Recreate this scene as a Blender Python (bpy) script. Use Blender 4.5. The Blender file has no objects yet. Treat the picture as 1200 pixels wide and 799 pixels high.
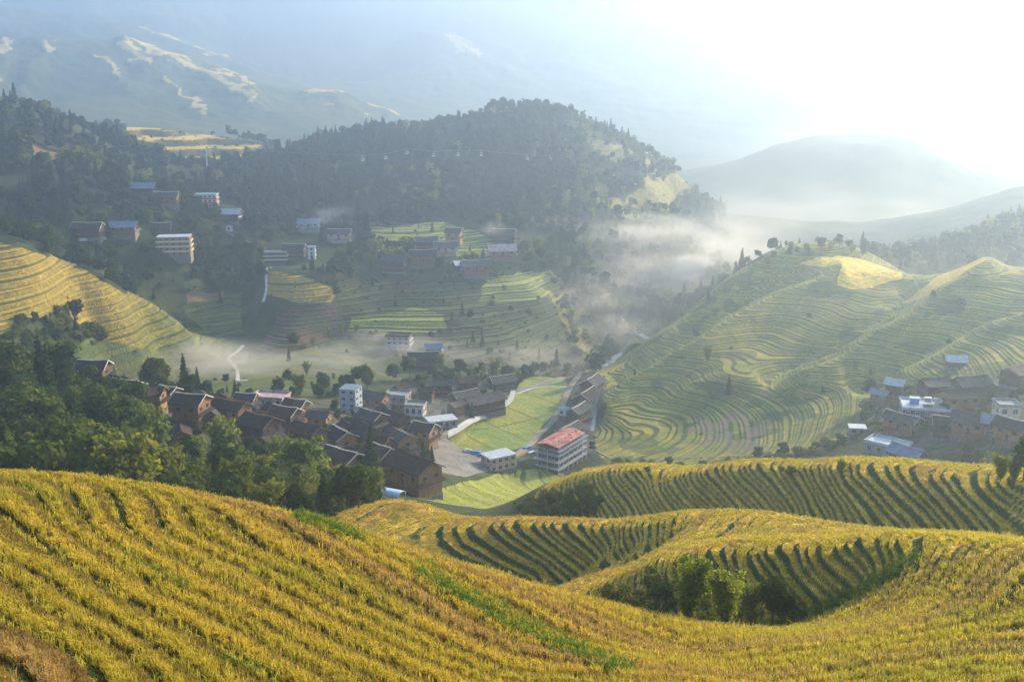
import bpy, bmesh, math, random
import numpy as np
from mathutils import Vector, Matrix

random.seed(7)
RNG = np.random.default_rng(11)
R = math.radians
SC = bpy.context.scene
COL = SC.collection
F = 1287.0                     # focal length in photo pixels (1200 wide)
PITCH = R(14.5)
CP, SP = math.cos(PITCH), math.sin(PITCH)
SUN_AZ, SUN_EL = R(44.0), R(20.5)

def ray(px, py):
    """direction of a photo pixel: azimuth from +Y, and slope z / horizontal distance"""
    cx = (px - 600.0) / F
    cy = (399.5 - py) / F
    x = cx
    y = CP + cy * SP
    z = -SP + cy * CP
    return math.atan2(x, y), z / math.hypot(x, y)

def project(x, y, z):
    d = y * CP - z * SP
    d = np.maximum(d, 1e-3)
    return 600 + F * x / d, 399.5 - F * (y * SP + z * CP) / d

# ------------------------------------------------------------------ noise
def _hash(ix, iy, seed):
    h = (ix.astype(np.int64) * 374761393 + iy.astype(np.int64) * 668265263 + seed * 974634777) & 0xFFFFFFFF
    h = ((h ^ (h >> 13)) * 1274126177) & 0xFFFFFFFF
    h = h ^ (h >> 16)
    return (h & 0xFFFF).astype(np.float32) / 65535.0

def vnoise(x, y, scale, seed=0):
    x = x / scale; y = y / scale
    ix = np.floor(x); iy = np.floor(y)
    fx = (x - ix).astype(np.float32); fy = (y - iy).astype(np.float32)
    fx = fx * fx * fx * (fx * (fx * 6 - 15) + 10); fy = fy * fy * fy * (fy * (fy * 6 - 15) + 10)
    ix = ix.astype(np.int64); iy = iy.astype(np.int64)
    a = _hash(ix, iy, seed); b = _hash(ix + 1, iy, seed)
    c = _hash(ix, iy + 1, seed); d = _hash(ix + 1, iy + 1, seed)
    return (a + (b - a) * fx) * (1 - fy) + (c + (d - c) * fx) * fy      # 0..1

def fbm(x, y, scale, octv=3, seed=0):
    out = 0; amp = 1; tot = 0
    for k in range(octv):
        out = out + amp * vnoise(x + 17.3 * k, y - 9.1 * k, scale / 2 ** k, seed + k)
        tot += amp; amp *= 0.5
    return out / tot

def sstep(a, b, x):
    t = np.clip((x - a) / (b - a), 0, 1)
    return t * t * (3 - 2 * t)

# ------------------------------------------------------------------ terrain control lines: (photo x, photo y, distance)
LINES = [
 # foreground field
 [(0,799,51),(300,799,51),(600,799,55),(900,799,59),(1200,799,61)],
 [(0,680,65.5),(200,700,63.5),(400,710,64.5),(600,742,64),(800,765,67),(1000,745,72),(1200,722,76)],
 [(0,615,77),(200,625,78),(300,640,76),(400,655,74),(500,700,68)],
 [(0,552,93),(100,558,93),(200,571,92),(300,592,89),(400,614,86),(500,650,81),(600,679,78),(700,704,77),(800,729,77),(860,737,80)],
 [(0,585,109),(200,612,107),(300,640,104),(400,668,101),(500,698,97),(600,716,95),(700,732,92),(800,742,91)],
 [(0,640,150),(200,640,160),(300,650,160),(400,672,150),(500,690,148),(600,700,146),(700,708,132),(760,722,118)],
 # gully and spur nearest on the right
 [(740,706,122),(800,718,113),(870,722,106),(940,715,102),(1000,692,101),(1070,658,97)],
 [(700,672,148),(760,660,132),(830,648,121),(900,642,114),(960,646,108),(1040,643,101),(1120,640,96),(1200,648,90)],
 [(1200,680,83),(1100,690,86),(1050,710,86),(980,735,84),(900,742,85)],
 [(700,650,160),(780,640,145),(850,634,137),(950,632,126),(1050,634,117),(1200,642,104)],
 # second spur: crest, face, gully behind
 [(400,614,206),(470,612,202),(540,609,196),(600,606,190),(640,612,182),(670,619,176),(710,620,170),(740,616,165),(770,611,161),(800,603,158),(850,600,152),(900,603,148),(935,608,144),(1000,618,138),(1035,620,134),(1090,622,130),(1140,626,126),(1200,632,121)],
 [(380,640,193),(430,644,187),(500,655,182),(560,670,176),(620,680,171),(690,681,163),(750,664,150)],
 [(330,640,205),(400,655,180),(480,672,172),(560,690,165),(620,696,160)],
 [(400,610,250),(480,612,250),(560,620,245),(600,628,228),(700,640,208),(800,640,194),(900,640,177),(1000,641,161),(1100,642,151),(1200,644,142)],
 # mound left of the second spur
 [(385,606,226),(430,593,221),(464,587,217),(500,595,214),(530,603,213)],
 [(430,604,236),(470,600,236),(520,612,235)],
 # third spur
 [(590,594,292),(640,566,282),(690,546,268),(740,549,246),(790,559,229),(830,553,221),(880,549,212),(940,549,202),(1000,560,186),(1100,563,175),(1200,563,165)],
 [(600,612,262),(660,600,250),(700,598,240),(760,610,222),(840,608,207),(920,608,192),(1000,618,172),(1100,622,162),(1200,626,153)],
 [(600,600,320),(690,578,310),(800,585,275),(900,580,258),(1000,590,235),(1100,590,222),(1200,590,210)],
 [(740,585,340),(860,585,320),(1000,585,300),(1100,580,290),(1200,580,275)],
 # left grove and village shoulder
 [(0,600,230),(100,600,240),(200,600,250),(300,604,255),(400,604,268)],
 [(0,540,290),(100,540,300),(200,545,320),(300,550,330),(400,560,330),(480,580,335),(560,590,345)],
 [(0,450,380),(100,460,390),(200,480,400),(300,500,410),(400,520,405),(480,540,405)],
 [(0,442,400),(100,444,412),(200,467,432),(300,470,462),(400,478,475),(480,498,475)],
 [(0,450,465),(100,452,485),(200,470,495)],
 [(560,565,390),(620,575,405),(680,585,400)],
 [(480,580,335),(540,556,385),(600,560,420),(655,548,450),(710,540,450)],
 [(560,538,428),(600,530,445)],
 # valley floor
 [(300,452,540),(400,448,552),(480,460,548),(560,496,485),(600,508,500)],
 [(100,432,560),(200,450,568),(250,446,575)],
 [(100,403,592),(200,425,605),(300,428,612),(400,420,620),(480,428,612),(560,448,572),(600,458,592),(650,452,600)],
 [(640,436,640),(690,437,642),(718,420,690),(742,400,735),(752,388,770),(800,358,880)],
 # left terraced spur (sunlit) and what is behind it
 [(0,400,522),(60,395,545)],
 [(0,345,550),(60,350,565),(110,372,590),(180,398,612),(240,415,640)],
 [(0,291,576),(40,301,582),(75,315,590),(100,326,596),(140,346,606),(180,364,620),(220,383,635),(265,406,658)],
 [(0,305,640),(60,315,645),(120,345,660),(180,378,670),(230,398,685)],
 [(0,280,690),(100,283,722),(150,320,700),(200,340,705),(240,352,712),(275,352,722)],
 [(225,385,668),(260,375,690),(280,392,690)],
 # left forested hill
 [(0,220,780),(100,222,800),(200,250,800),(300,270,822)],
 [(0,160,880),(60,180,880),(140,212,880),(220,224,900)],
 [(0,118,980),(40,130,975),(70,140,968),(100,158,960),(140,179,955),(180,201,960),(230,216,965),(280,216,980),(330,194,1030)],
 [(0,140,1150),(100,165,1150),(180,200,1150),(260,215,1150)],
 # knoll below the yellow house, terraces around it
 [(310,311,722),(345,335,702),(385,345,700)],
 [(345,392,662),(300,408,655),(385,398,668)],
 [(250,330,740),(300,322,762),(200,300,722)],
 # middle plateau with the upper village
 [(400,300,782),(440,340,720),(500,350,712),(560,345,722),(600,350,722),(640,350,730)],
 [(440,382,680),(500,400,652),(560,410,640),(620,410,650),(660,404,684)],
 [(440,300,790),(500,320,752),(560,312,768),(600,312,772),(640,312,795)],
 [(400,268,852),(440,272,840),(500,282,820),(560,282,825),(620,284,830)],
 [(640,305,800),(680,318,800),(700,340,785),(705,372,765),(695,412,722),(672,428,668)],
 [(720,345,850),(735,372,800)],
 [(740,300,920),(780,285,1000),(840,285,1200)],
 # middle hill
 [(400,255,890),(500,258,882),(600,258,892),(700,262,920),(780,262,980)],
 [(350,235,920),(400,222,980),(500,222,972),(600,222,972),(700,225,1000),(780,238,1050)],
 [(420,190,1060),(500,185,1060),(600,168,1060),(700,180,1070),(770,210,1100)],
 [(330,190,1030),(370,174,1100),(400,165,1120),(470,156,1140),(500,160,1145),(550,142,1150),(600,131,1150),(650,136,1150),(700,150,1150),(740,172,1150),(790,204,1160),(830,228,1180),(870,255,1210)],
 [(350,205,1350),(450,190,1400),(600,170,1450),(750,200,1450),(850,262,1450)],
 # right hill
 [(700,446,575),(720,429,595),(740,415,612),(768,392,632),(807,366,652),(842,337,670),(870,318,684),(900,299,700),(930,287,715),(960,283,732),(1000,287,738)],
 [(745,412,715),(785,388,770),(830,352,800),(880,330,830),(940,318,850),(1000,310,860)],
 [(700,470,545),(740,442,568),(780,412,592),(820,392,605)],
 [(960,304,692),(1000,310,690),(1050,320,672)],
 [(940,330,664),(1000,336,652),(1050,336,650)],
 [(900,352,650),(900,400,592),(900,438,545)],
 [(800,440,556),(860,436,545),(920,444,536),(1000,458,508)],
 [(740,478,530),(800,486,515),(850,470,520),(910,458,522),(960,470,502)],
 [(730,520,478),(800,530,458),(900,526,450),(980,510,440)],
 [(1000,372,602),(1000,418,552)],
 [(1060,346,622),(1100,327,632),(1150,314,642),(1200,313,645)],
 [(1100,382,562),(1100,432,500),(1200,362,562),(1200,412,500)],
 [(1020,500,430),(1080,482,430),(1140,480,425),(1200,462,430)],
 [(1020,535,392),(1100,525,385),(1200,500,390)],
 [(1000,562,355),(1100,558,345),(1200,545,330)],
 [(1080,335,720),(1150,325,730),(1200,325,730)],
 [(1020,300,800),(1080,300,830),(1130,285,880),(1165,268,915),(1200,257,930)],
 [(1050,310,960),(1130,300,1020),(1200,280,1050)],
 # hazy hills on the right
 [(1060,290,1150),(1100,264,1200),(1150,238,1250),(1200,216,1300)],
 [(900,262,1420),(1000,262,1420),(1100,250,1450),(1200,230,1500)],
 [(820,225,1650),(860,197,1670),(900,178,1690),(960,160,1700),(1030,157,1700),(1080,168,1700),(1120,188,1700),(1160,212,1720),(1200,215,1800)],
 [(850,210,2100),(1000,190,2100),(1150,205,2100)],
 # small sunlit ridge and long ridge behind the left hill
 [(145,148,1380),(180,151,1350),(220,157,1335),(260,161,1325),(300,166,1325),(335,180,1340)],
 [(150,182,1250),(230,190,1240),(300,194,1230)],
 [(100,185,1600),(200,182,1600),(300,188,1600),(380,190,1650)],
 [(0,150,1900),(100,160,1950),(200,165,1900),(300,165,1900),(400,168,1950),(480,170,2050)],
 [(0,110,2250),(80,112,2250),(140,120,2200),(220,130,2150),(300,138,2100)],
 [(0,44,2780),(60,47,2700),(110,49,2650),(145,51,2600),(180,62,2550),(215,76,2500),(260,93,2440),(330,106,2400),(400,116,2350),(440,126,2300),(475,142,2250)],
 [(0,62,3080),(100,64,3020),(175,70,2950),(300,110,2880),(420,140,2780),(500,160,2600),(600,168,2500),(800,176,2700),(1000,175,2700),(1200,175,2700)],
 # far mountains
 [(0,8,3600),(100,14,3500),(169,29,3400),(236,60,3300),(267,71,3250),(320,86,3200),(420,112,3100)],
 [(0,30,3950),(170,44,3950),(300,95,3800),(420,110,3700)],
 [(480,36,3800),(520,38,3750),(545,50,3700),(592,72,3650),(640,92,3600),(800,100,3600),(1000,96,3600),(1200,80,3600)],
 [(300,52,4200),(420,58,4200),(520,62,4150),(620,66,4150)],
 [(0,-12,4600),(150,-14,4600),(300,-16,4600),(450,-5,4500),(600,-14,4500),(800,6,4500),(1000,22,4500),(1200,34,4500)],
 [(0,30,5600),(300,30,5600),(600,30,5600),(900,50,5600),(1200,60,5600)],
]
ctrl = []
for L in LINES:
    pts = []
    for (x, y, r) in L:
        t, e = ray(x, y)
        pts.append((t, math.log(r), e))
    if L[0][0] <= 0:
        t, v, e = pts[0]; pts.insert(0, (t - 0.22, v, e * 0.98))
    if L[-1][0] >= 1200:
        t, v, e = pts[-1]; pts.append((t + 0.22, v, e * 0.98))
    for a, b in zip(pts[:-1], pts[1:]):
        d = math.hypot(a[0] - b[0], a[1] - b[1])
        n = max(1, int(d / 0.045))
        for k in range(n):
            f = k / n
            ctrl.append(tuple(a[i] + (b[i] - a[i]) * f for i in range(3)))
    ctrl.append(pts[-1])
for az in (-0.66, -0.3, 0.0, 0.3, 0.66):
    ctrl.append((az, math.log(30), -26 / 30 + 0.06 * az))
ctrl = np.array(ctrl)
# drop near-duplicates
keep = []
for i, c in enumerate(ctrl):
    if all(abs(c[0] - ctrl[j][0]) + abs(c[1] - ctrl[j][1]) > 0.006 for j in keep):
        keep.append(i)
ctrl = ctrl[keep]

def phi(d2):
    return np.sqrt(d2 + 0.02 ** 2)
VS = 0.9
PU = ctrl[:, 0]; PV = ctrl[:, 1] * VS
n = len(ctrl)
A = phi((PU[:, None] - PU[None]) ** 2 + (PV[:, None] - PV[None]) ** 2)
A = A - np.eye(n) * 0.003                   # a little smoothing
M_ = np.zeros((n + 3, n + 3)); M_[:n, :n] = A
M_[:n, n] = 1; M_[:n, n + 1] = PU; M_[:n, n + 2] = PV
M_[n:, :n] = M_[:n, n:].T
rhs = np.zeros(n + 3); rhs[:n] = ctrl[:, 2]
W_ = np.linalg.solve(M_, rhs)

def rbf(u, v):
    v = v * VS
    out = np.empty(u.size)
    uf, vf = u.ravel(), v.ravel()
    for s in range(0, uf.size, 20000):
        a = uf[s:s + 20000, None]; b = vf[s:s + 20000, None]
        K = phi((a - PU[None]) ** 2 + (b - PV[None]) ** 2)
        out[s:s + 20000] = K @ W_[:n] + W_[n] + W_[n + 1] * uf[s:s + 20000] + W_[n + 2] * vf[s:s + 20000]
    return out.reshape(u.shape)

# ------------------------------------------------------------------ polar grid around the viewpoint (fine where the picture is fine)
QUALITY = 1.0
def seg(a, b, step):
    return np.arange(a, b, step / QUALITY)
TH = np.concatenate([seg(R(-40), R(-26), R(0.22)), seg(R(-26), R(26), R(0.046)), seg(R(26), R(42), R(0.22))])
LR = np.concatenate([seg(math.log(27), math.log(110), 0.0030), seg(math.log(110), math.log(300), 0.0017),
                     seg(math.log(300), math.log(430), 0.0020), seg(math.log(430), math.log(745), 0.00085), seg(math.log(745), math.log(900), 0.0018), seg(math.log(900), math.log(1700), 0.003), seg(math.log(1700), math.log(2800), 0.003), seg(math.log(2800), math.log(5600), 0.005)])
cu = np.linspace(TH[0] - 0.01, TH[-1] + 0.01, 300)
cv = np.linspace(LR[0] - 0.02, LR[-1] + 0.02, 520)
CU, CV = np.meshgrid(cu, cv)
EC = rbf(CU, CV)

def crom(fine, coarse):
    h = coarse[1] - coarse[0]
    p = (fine - coarse[0]) / h
    i = np.clip(np.floor(p).astype(int), 1, len(coarse) - 3)
    t = p - i
    w = np.stack([-.5 * t + t * t - .5 * t ** 3, 1 - 2.5 * t * t + 1.5 * t ** 3, .5 * t + 2 * t * t - 1.5 * t ** 3, -.5 * t * t + .5 * t ** 3])
    Wm = np.zeros((len(fine), len(coarse)), np.float32)
    for k in range(4):
        Wm[np.arange(len(fine)), i - 1 + k] = w[k]
    return Wm
EF = crom(LR, cv) @ EC.astype(np.float32) @ crom(TH, cu).T
RR = np.exp(LR)[:, None].astype(np.float32)
X = RR * np.sin(TH)[None].astype(np.float32)
Y = RR * np.cos(TH)[None].astype(np.float32)
RR = np.broadcast_to(RR, X.shape)
Z0 = (EF * RR).astype(np.float32)
PX, PY = project(X, Y, Z0)
print('grid', X.shape, n)

WX = (fbm(X, Y, 30, 3, 201) - .5) * 26; WY = (fbm(X, Y, 30, 3, 301) - .5) * 13
WFAR = np.clip((RR - 300) / 200, 0, 1); PXW = PX + WX * WFAR; PYW = PY + WY * WFAR
def poly_mask(poly, rlo=0, rhi=1e9, ragged=True):
    """land cover: which ground lies inside a traced outline (photo pixels) between two distances"""
    i0 = np.searchsorted(LR, math.log(max(rlo, 27.01))); i1 = np.searchsorted(LR, math.log(min(rhi, 5599)))
    out = np.zeros(X.shape, bool)
    px = (PXW if ragged else PX)[i0:i1]; py = (PYW if ragged else PY)[i0:i1]
    ins = np.zeros(px.shape, bool)
    m = len(poly)
    for k in range(m):
        x1, y1 = poly[k]; x2, y2 = poly[(k + 1) % m]
        if y1 == y2: continue
        c = ((y1 > py) != (y2 > py)) & (px < (x2 - x1) * (py - y1) / (y2 - y1) + x1)
        ins ^= c
    out[i0:i1] = ins
    return out
# ------------------------------------------------------------------ land cover masks
PXD = PX
LX = np.clip(PX, -400, 1600)
RNEAR = np.interp(LX, [-400, 300, 420, 520, 600, 700, 1600], [200, 205, 232, 245, 262, 300, 232])
near = RR < RNEAR
m_spur = poly_mask([(-400, 240), (0, 284), (75, 306), (140, 338), (220, 376), (277, 404), (280, 418), (200, 412), (120, 402), (70, 372), (20, 372), (-400, 372)], 530, 690)
m_spur2 = poly_mask([(-400, 345), (16, 345), (14, 395), (-400, 395)], 500, 580)
m_mist = poly_mask([(60, 440), (100, 400), (180, 408), (275, 402), (300, 425), (395, 400), (440, 400), (480, 425), (500, 440), (430, 452), (300, 470), (150, 470)], 480, 670)
m_gt = poly_mask([(205, 358), (285, 340), (287, 392), (262, 398), (215, 372)], 660, 735)
m_kn = poly_mask([(308, 309), (350, 318), (392, 340), (386, 352), (345, 352), (310, 340)], 670, 740)
m_soil = poly_mask([(318, 370), (350, 352), (395, 352), (402, 395), (350, 410), (300, 412)], 640, 720)
m_lobe = poly_mask([(398, 388), (410, 374), (480, 362), (520, 368), (515, 385), (440, 396)], 640, 720)
m_slope = poly_mask([(395, 330), (640, 335), (668, 360), (680, 420), (640, 440), (560, 440), (480, 425), (400, 402)], 590, 790)
m_flank = poly_mask([(735, 238), (760, 216), (800, 200), (822, 214), (795, 242), (750, 252)], 980, 1220) | poly_mask([(690, 232), (704, 214), (722, 226), (716, 246)], 950, 1150)
m_flank |= poly_mask([(690, 165), (740, 172), (800, 200), (822, 214), (795, 246), (740, 256), (700, 238)], 960, 1220) & (fbm(X, Y, 45, 3, 181) > .56)  # yellow-green grass patches widened to paint the sunlit flank
m_lit = poly_mask([(648, 330), (672, 338), (706, 392), (698, 424), (676, 428), (664, 385)], 640, 800)
m_red = poly_mask([(22, 148), (50, 172), (82, 192), (60, 198), (28, 174)], 780, 1000) | poly_mask([(215, 345), (262, 340), (260, 350), (214, 356)], 680, 760) | poly_mask([(70, 128), (96, 140), (92, 150), (66, 138)], 860, 1000)
m_up = poly_mask([(565, 330), (640, 318), (662, 330), (640, 352), (560, 352)], 690, 790)
m_uppl = poly_mask([(440, 268), (520, 262), (560, 272), (620, 290), (560, 300), (440, 292)], 770, 880)
m_flat = poly_mask([(520, 507), (560, 486), (600, 462), (622, 455), (662, 452), (670, 456), (650, 488), (618, 522), (580, 527), (540, 524)], 430, 640, False)
m_low = poly_mask([(470, 620), (490, 583), (555, 562), (600, 548), (655, 545), (668, 560), (620, 578), (560, 612)], 330, 470)
m_plaza = poly_mask([(496, 520), (525, 508), (560, 524), (604, 528), (606, 544), (560, 552), (522, 562), (505, 542)], 380, 480, False)
m_rh = poly_mask([(690, 480), (706, 422), (760, 376), (840, 328), (930, 285), (965, 281), (1010, 284), (1060, 318), (1150, 310), (1650, 300), (1650, 440), (1190, 448), (1060, 452), (1010, 470), (1000, 515), (990, 545), (820, 548), (720, 545), (690, 520)], 430, 745)
m_yel = poly_mask([(938, 304), (962, 299), (1010, 306), (1055, 318), (1056, 326), (1020, 339), (978, 339), (986, 322), (960, 314)], 610, 720)
m_yel2 = poly_mask([(1058, 345), (1100, 323), (1140, 309), (1150, 315), (1110, 333), (1075, 350)], 590, 660)
m_bare = poly_mask([(795, 500), (830, 478), (880, 485), (905, 500), (880, 528), (830, 524)], 440, 530)
m_crest = poly_mask([(800, 450), (840, 438), (900, 442), (1010, 456), (1000, 466), (900, 458), (840, 452)], 490, 560)
m_rv = poly_mask([(1010, 480), (1030, 450), (1110, 430), (1240, 430), (1240, 520), (1150, 525), (1040, 535)], 370, 470)
m_vil = poly_mask([(90, 440), (200, 468), (300, 468), (420, 462), (520, 448), (600, 448), (610, 470), (520, 520), (500, 560), (440, 570), (380, 545), (200, 520), (90, 470)], 370, 580)
m_riv = poly_mask([(690, 440), (640, 445), (640, 500), (690, 530), (710, 470)], 420, 640)
m_sr = poly_mask([(140, 145), (220, 155), (340, 176), (345, 200), (230, 195), (145, 172)], 1230, 1400)

def blur(m, k):
    m = m.astype(np.float32)
    for _ in range(2):
        c = np.cumsum(np.pad(m, ((k + 1, k), (0, 0)), mode='edge'), axis=0); m = (c[2 * k + 1:] - c[:-2 * k - 1]) / (2 * k + 1)
        c = np.cumsum(np.pad(m, ((0, 0), (k + 1, k)), mode='edge'), axis=1); m = (c[:, 2 * k + 1:] - c[:, :-2 * k - 1]) / (2 * k + 1)
    return m

far_terr = (m_spur | m_spur2 | m_mist | m_gt | m_kn | m_soil | m_lobe | m_up | m_uppl | m_low | m_slope | m_red | m_flank | m_lit | m_rh | m_sr) & ~m_flat & ~m_yel
TF = blur(far_terr, 4)

def line_dist(line):
    d = np.full(X.shape, 1e9, np.float32)
    for (x1, y1), (x2, y2) in zip(line[:-1], line[1:]):
        dx, dy = x2 - x1, y2 - y1
        t = np.clip(((PXW - x1) * dx + (PYW - y1) * dy) / (dx * dx + dy * dy), 0, 1)
        d = np.minimum(d, np.hypot(PXW - x1 - t * dx, (PYW - y1 - t * dy) * 1.3))
    return d
# ------------------------------------------------------------------ relief: contour wobble, terrace steps
Z0 = Z0 + (fbm(X, Y, 60, 3, 5) - .5) * np.interp(RR, [60, 150, 400, 900, 2000, 4000], [0.3, 1.0, 4, 10, 12, 30]).astype(np.float32) * (1 - .65 * TF - .25 * blur(m_rh, 6))
gul = np.abs(fbm(X, Y, 420, 3, 31) - .5) * 2
Z0 = Z0 + ((1 - gul) - .72) * np.interp(RR, [1800, 2000, 3000, 3600, 4500], [0, 14, 20, 60, 200]).astype(np.float32)
RB = blur(m_rh, 12)
for ln, hh, wd in [([(735, 492), (800, 464), (850, 444), (920, 444), (1005, 460)], 2.4, 20), ([(705, 482), (770, 430), (850, 388), (930, 348), (985, 324)], 6.5, 17),
                   ([(725, 440), (800, 388), (880, 338), (935, 318)], -6, 14), ([(940, 452), (1000, 420), (1060, 386), (1110, 350), (1150, 318)], 6.5, 18),
                   ([(900, 440), (980, 398), (1040, 362), (1062, 340)], -5.5, 15), ([(1010, 452), (1080, 416), (1150, 378), (1230, 345)], -5.5, 16), ([(1060, 440), (1130, 402), (1230, 366)], 5.5, 16)]:
    Z0 = Z0 + hh * np.exp(-(line_dist(ln) / wd) ** 2) * RB
FRM = blur((RR > 1900) & (RR < 2850) & (PX < 520), 6)
FAR_D = np.full(X.shape, 1e9, np.float32)
for ln, hh in [([(145, 47), (165, 54), (190, 73), (208, 74), (235, 87), (252, 99), (275, 111), (296, 122)], 26), ([(147, 56), (160, 66), (176, 80)], 16), ([(276, 76), (320, 84), (350, 97), (378, 111), (410, 126)], 26),
               ([(256, 91), (285, 98), (300, 112)], 14), ([(112, 62), (130, 75), (140, 92)], 14), ([(396, 104), (430, 116), (458, 137)], 22), ([(365, 126), (400, 127), (430, 140)], 12), ([(60, 56), (40, 80), (30, 105)], 20), ([(5, 52), (0, 80), (-10, 110)], 18), ([(200, 100), (225, 118), (240, 136)], 14)]:
    dd = line_dist(ln); FAR_D = np.minimum(FAR_D, np.where(hh > 15, dd, dd * 1.5)); Z0 = Z0 + hh * .42 * np.exp(-(dd / 13) ** 2) * FRM
def stepw(z, h, a, lip=.10, k=.32):
    u = z + k * h * (np.sin(1.9 * z / h) + .8 * np.sin(.73 * z / h + 1.0))
    t, f, kk = terrace(u, h, a, lip)
    return (z + t - u).astype(np.float32), f, kk
wob = (fbm(X, Y, 26, 3, 77) - .5)
mound = fbm(X, Y, 9, 2, 55) - .5

def terrace(z, h, a=0.68, lip=0.10):
    q = z / h
    k = np.floor(q); f = (q - k).astype(np.float32)
    s = np.where(f < a, lip * f / a, lip + (1 - lip) * sstep(a, 1.0, f))
    return (h * (k + s)).astype(np.float32), f, k.astype(np.int64)

HN, HF = .84, 1.05
zn, fn, kn = stepw(Z0 + wob * 1.0 + mound * 0.15 + (fbm(X, Y, 2.6, 2, 58) - .5) * .32, HN, .60, .08, .17)
zn2, fn2, kn2 = stepw(Z0 + wob * .30 + mound * 0.05, .64, .62, .08, .14)
IN92 = RR < 94 + 5 * wob
fn = np.where(IN92, fn2, fn); kn = np.where(IN92, kn2, kn)
B92 = sstep(97, 91, RR); zn = zn * (1 - B92) + zn2 * B92
zf, ff, kf = stepw(Z0 + wob * 1.5, HF, .66)
zr, fr_, kr = stepw(Z0 + wob * .65, .64, .60, .10, .26)
zf = np.where(m_rh, zr, zf); ff = np.where(m_rh, fr_, ff); kf = np.where(m_rh, kr, kf)
zm, fm_, km = stepw(Z0 + wob * 1.0, .55, .62)
zf = np.where(m_mist, zm, zf); ff = np.where(m_mist, fm_, ff); kf = np.where(m_mist, km, kf)
zr, fr_, kr = stepw(Z0 + wob * 1.5, 1.2, .52)
zf = np.where(m_spur, zr, zf); ff = np.where(m_spur, fr_ * 1.0 + .10 * (fr_ > .45), ff); kf = np.where(m_spur, kr, kf)
z3, f3, k3 = terrace(Z0 + wob * 8, 9.0)
NB = blur(near, 3)
Z = Z0 * (1 - NB) + zn * NB
Z = Z * (1 - TF) + zf * TF
Z = np.where(m_yel, Z + (fbm(X, Y, 5, 2, 172) - .5) * .8, Z)
Z = np.where(m_sr, z3 * .7 + Z * .3, Z)
# flat paddies and yards really are flat
Z = np.where(m_flat, Z0 * .25 - 174.5 * .75, Z)
ridge_terr = ((RR > 1850) & (RR < 2750) & (PX < 520))

# ------------------------------------------------------------------ land colours (albedo, some light and shade painted in)
C = np.empty(X.shape + (3,), np.float32)
def put(mask, rgb):
    C[mask] = rgb
n1 = fbm(X, Y, 40, 3, 3); n2 = fbm(X, Y, 6, 2, 9); n3 = fbm(X, Y, 1.6, 2, 13)
C[:] = (0.030, 0.046, 0.014)
forest_fl = np.array([0.062, 0.070, 0.020], np.float32)
t = (n1 * .6 + n2 * .4)[..., None]
C[:] = C * (1 - sstep(.4, .7, t)) + forest_fl * sstep(.4, .7, t)

def mixc(a, b, t):
    return np.array(a, np.float32) * (1 - t[..., None]) + np.array(b, np.float32) * t[..., None]
hk = _hash(kf, kf * 0 + 3, 5)
hk = np.clip(hk * .55 + n1 * .45, 0, 1)
green_t = mixc((0.125, 0.138, 0.034), (0.215, 0.185, 0.044), sstep(.35, .75, hk))
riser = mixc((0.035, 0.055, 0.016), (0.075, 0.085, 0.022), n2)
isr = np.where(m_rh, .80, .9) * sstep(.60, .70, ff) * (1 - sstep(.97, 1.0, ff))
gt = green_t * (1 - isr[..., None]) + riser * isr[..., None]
mt = far_terr
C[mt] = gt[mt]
rh_t = mixc((0.150, 0.185, 0.028), (0.34, 0.275, 0.040), sstep(.25, .8, hk * .6 + n2 * .4))
rh_t = rh_t * (.72 + .5 * fbm(X, Y, 14, 3, 63))[..., None]
hole = (fbm(X, Y, 20, 3, 67) > .66)[..., None]
rh_t = np.where(hole, rh_t * np.array([.45, .55, .6], np.float32), rh_t)
gr_ = rh_t * (1 - isr[..., None]) + riser * isr[..., None]
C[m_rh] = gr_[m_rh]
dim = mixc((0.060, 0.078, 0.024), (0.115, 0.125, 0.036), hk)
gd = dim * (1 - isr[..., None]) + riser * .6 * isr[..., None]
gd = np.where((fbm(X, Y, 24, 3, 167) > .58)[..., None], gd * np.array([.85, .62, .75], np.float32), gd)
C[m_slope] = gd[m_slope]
gold_t = mixc((0.34, 0.25, 0.040), (0.50, 0.33, 0.050), n1)
gg = gold_t * (1 - isr[..., None]) + riser * isr[..., None]
gsr = mixc((0.58, 0.42, 0.05), (0.74, 0.50, 0.06), n1)
C[m_sr] = (gsr * (1 - .75 * (f3 > .6))[..., None])[m_sr]
ms = m_spur2 | m_kn
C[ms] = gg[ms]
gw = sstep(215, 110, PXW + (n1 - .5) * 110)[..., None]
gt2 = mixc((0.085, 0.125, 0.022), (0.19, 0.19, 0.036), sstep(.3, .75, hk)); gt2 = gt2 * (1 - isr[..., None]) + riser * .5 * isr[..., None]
C[m_spur] = (gg * .92 * gw + gt2 * (1 - gw))[m_spur]  # right part greener and darker: partial shade put into the colour
pale = mixc((0.075, 0.105, 0.028), (0.165, 0.165, 0.045), sstep(.3, .7, hk))
gp = pale * (1 - isr[..., None]) + riser * isr[..., None]
C[m_mist] = gp[m_mist]
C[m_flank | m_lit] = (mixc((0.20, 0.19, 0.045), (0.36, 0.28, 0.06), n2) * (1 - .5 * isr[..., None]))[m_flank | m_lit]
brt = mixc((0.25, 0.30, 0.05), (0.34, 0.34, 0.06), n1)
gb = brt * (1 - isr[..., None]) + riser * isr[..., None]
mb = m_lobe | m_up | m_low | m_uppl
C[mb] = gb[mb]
sl = mixc((0.15, 0.095, 0.06), (0.10, 0.10, 0.04), sstep(.4, .6, n2))
gs = sl * (1 - .5 * isr[..., None])
C[m_soil] = gs[m_soil]
C[m_red] = mixc((0.25, 0.125, 0.075), (0.16, 0.12, 0.06), n2)[m_red]
cr = mixc((0.24, 0.24, 0.045), (0.36, 0.29, 0.055), n2)
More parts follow.
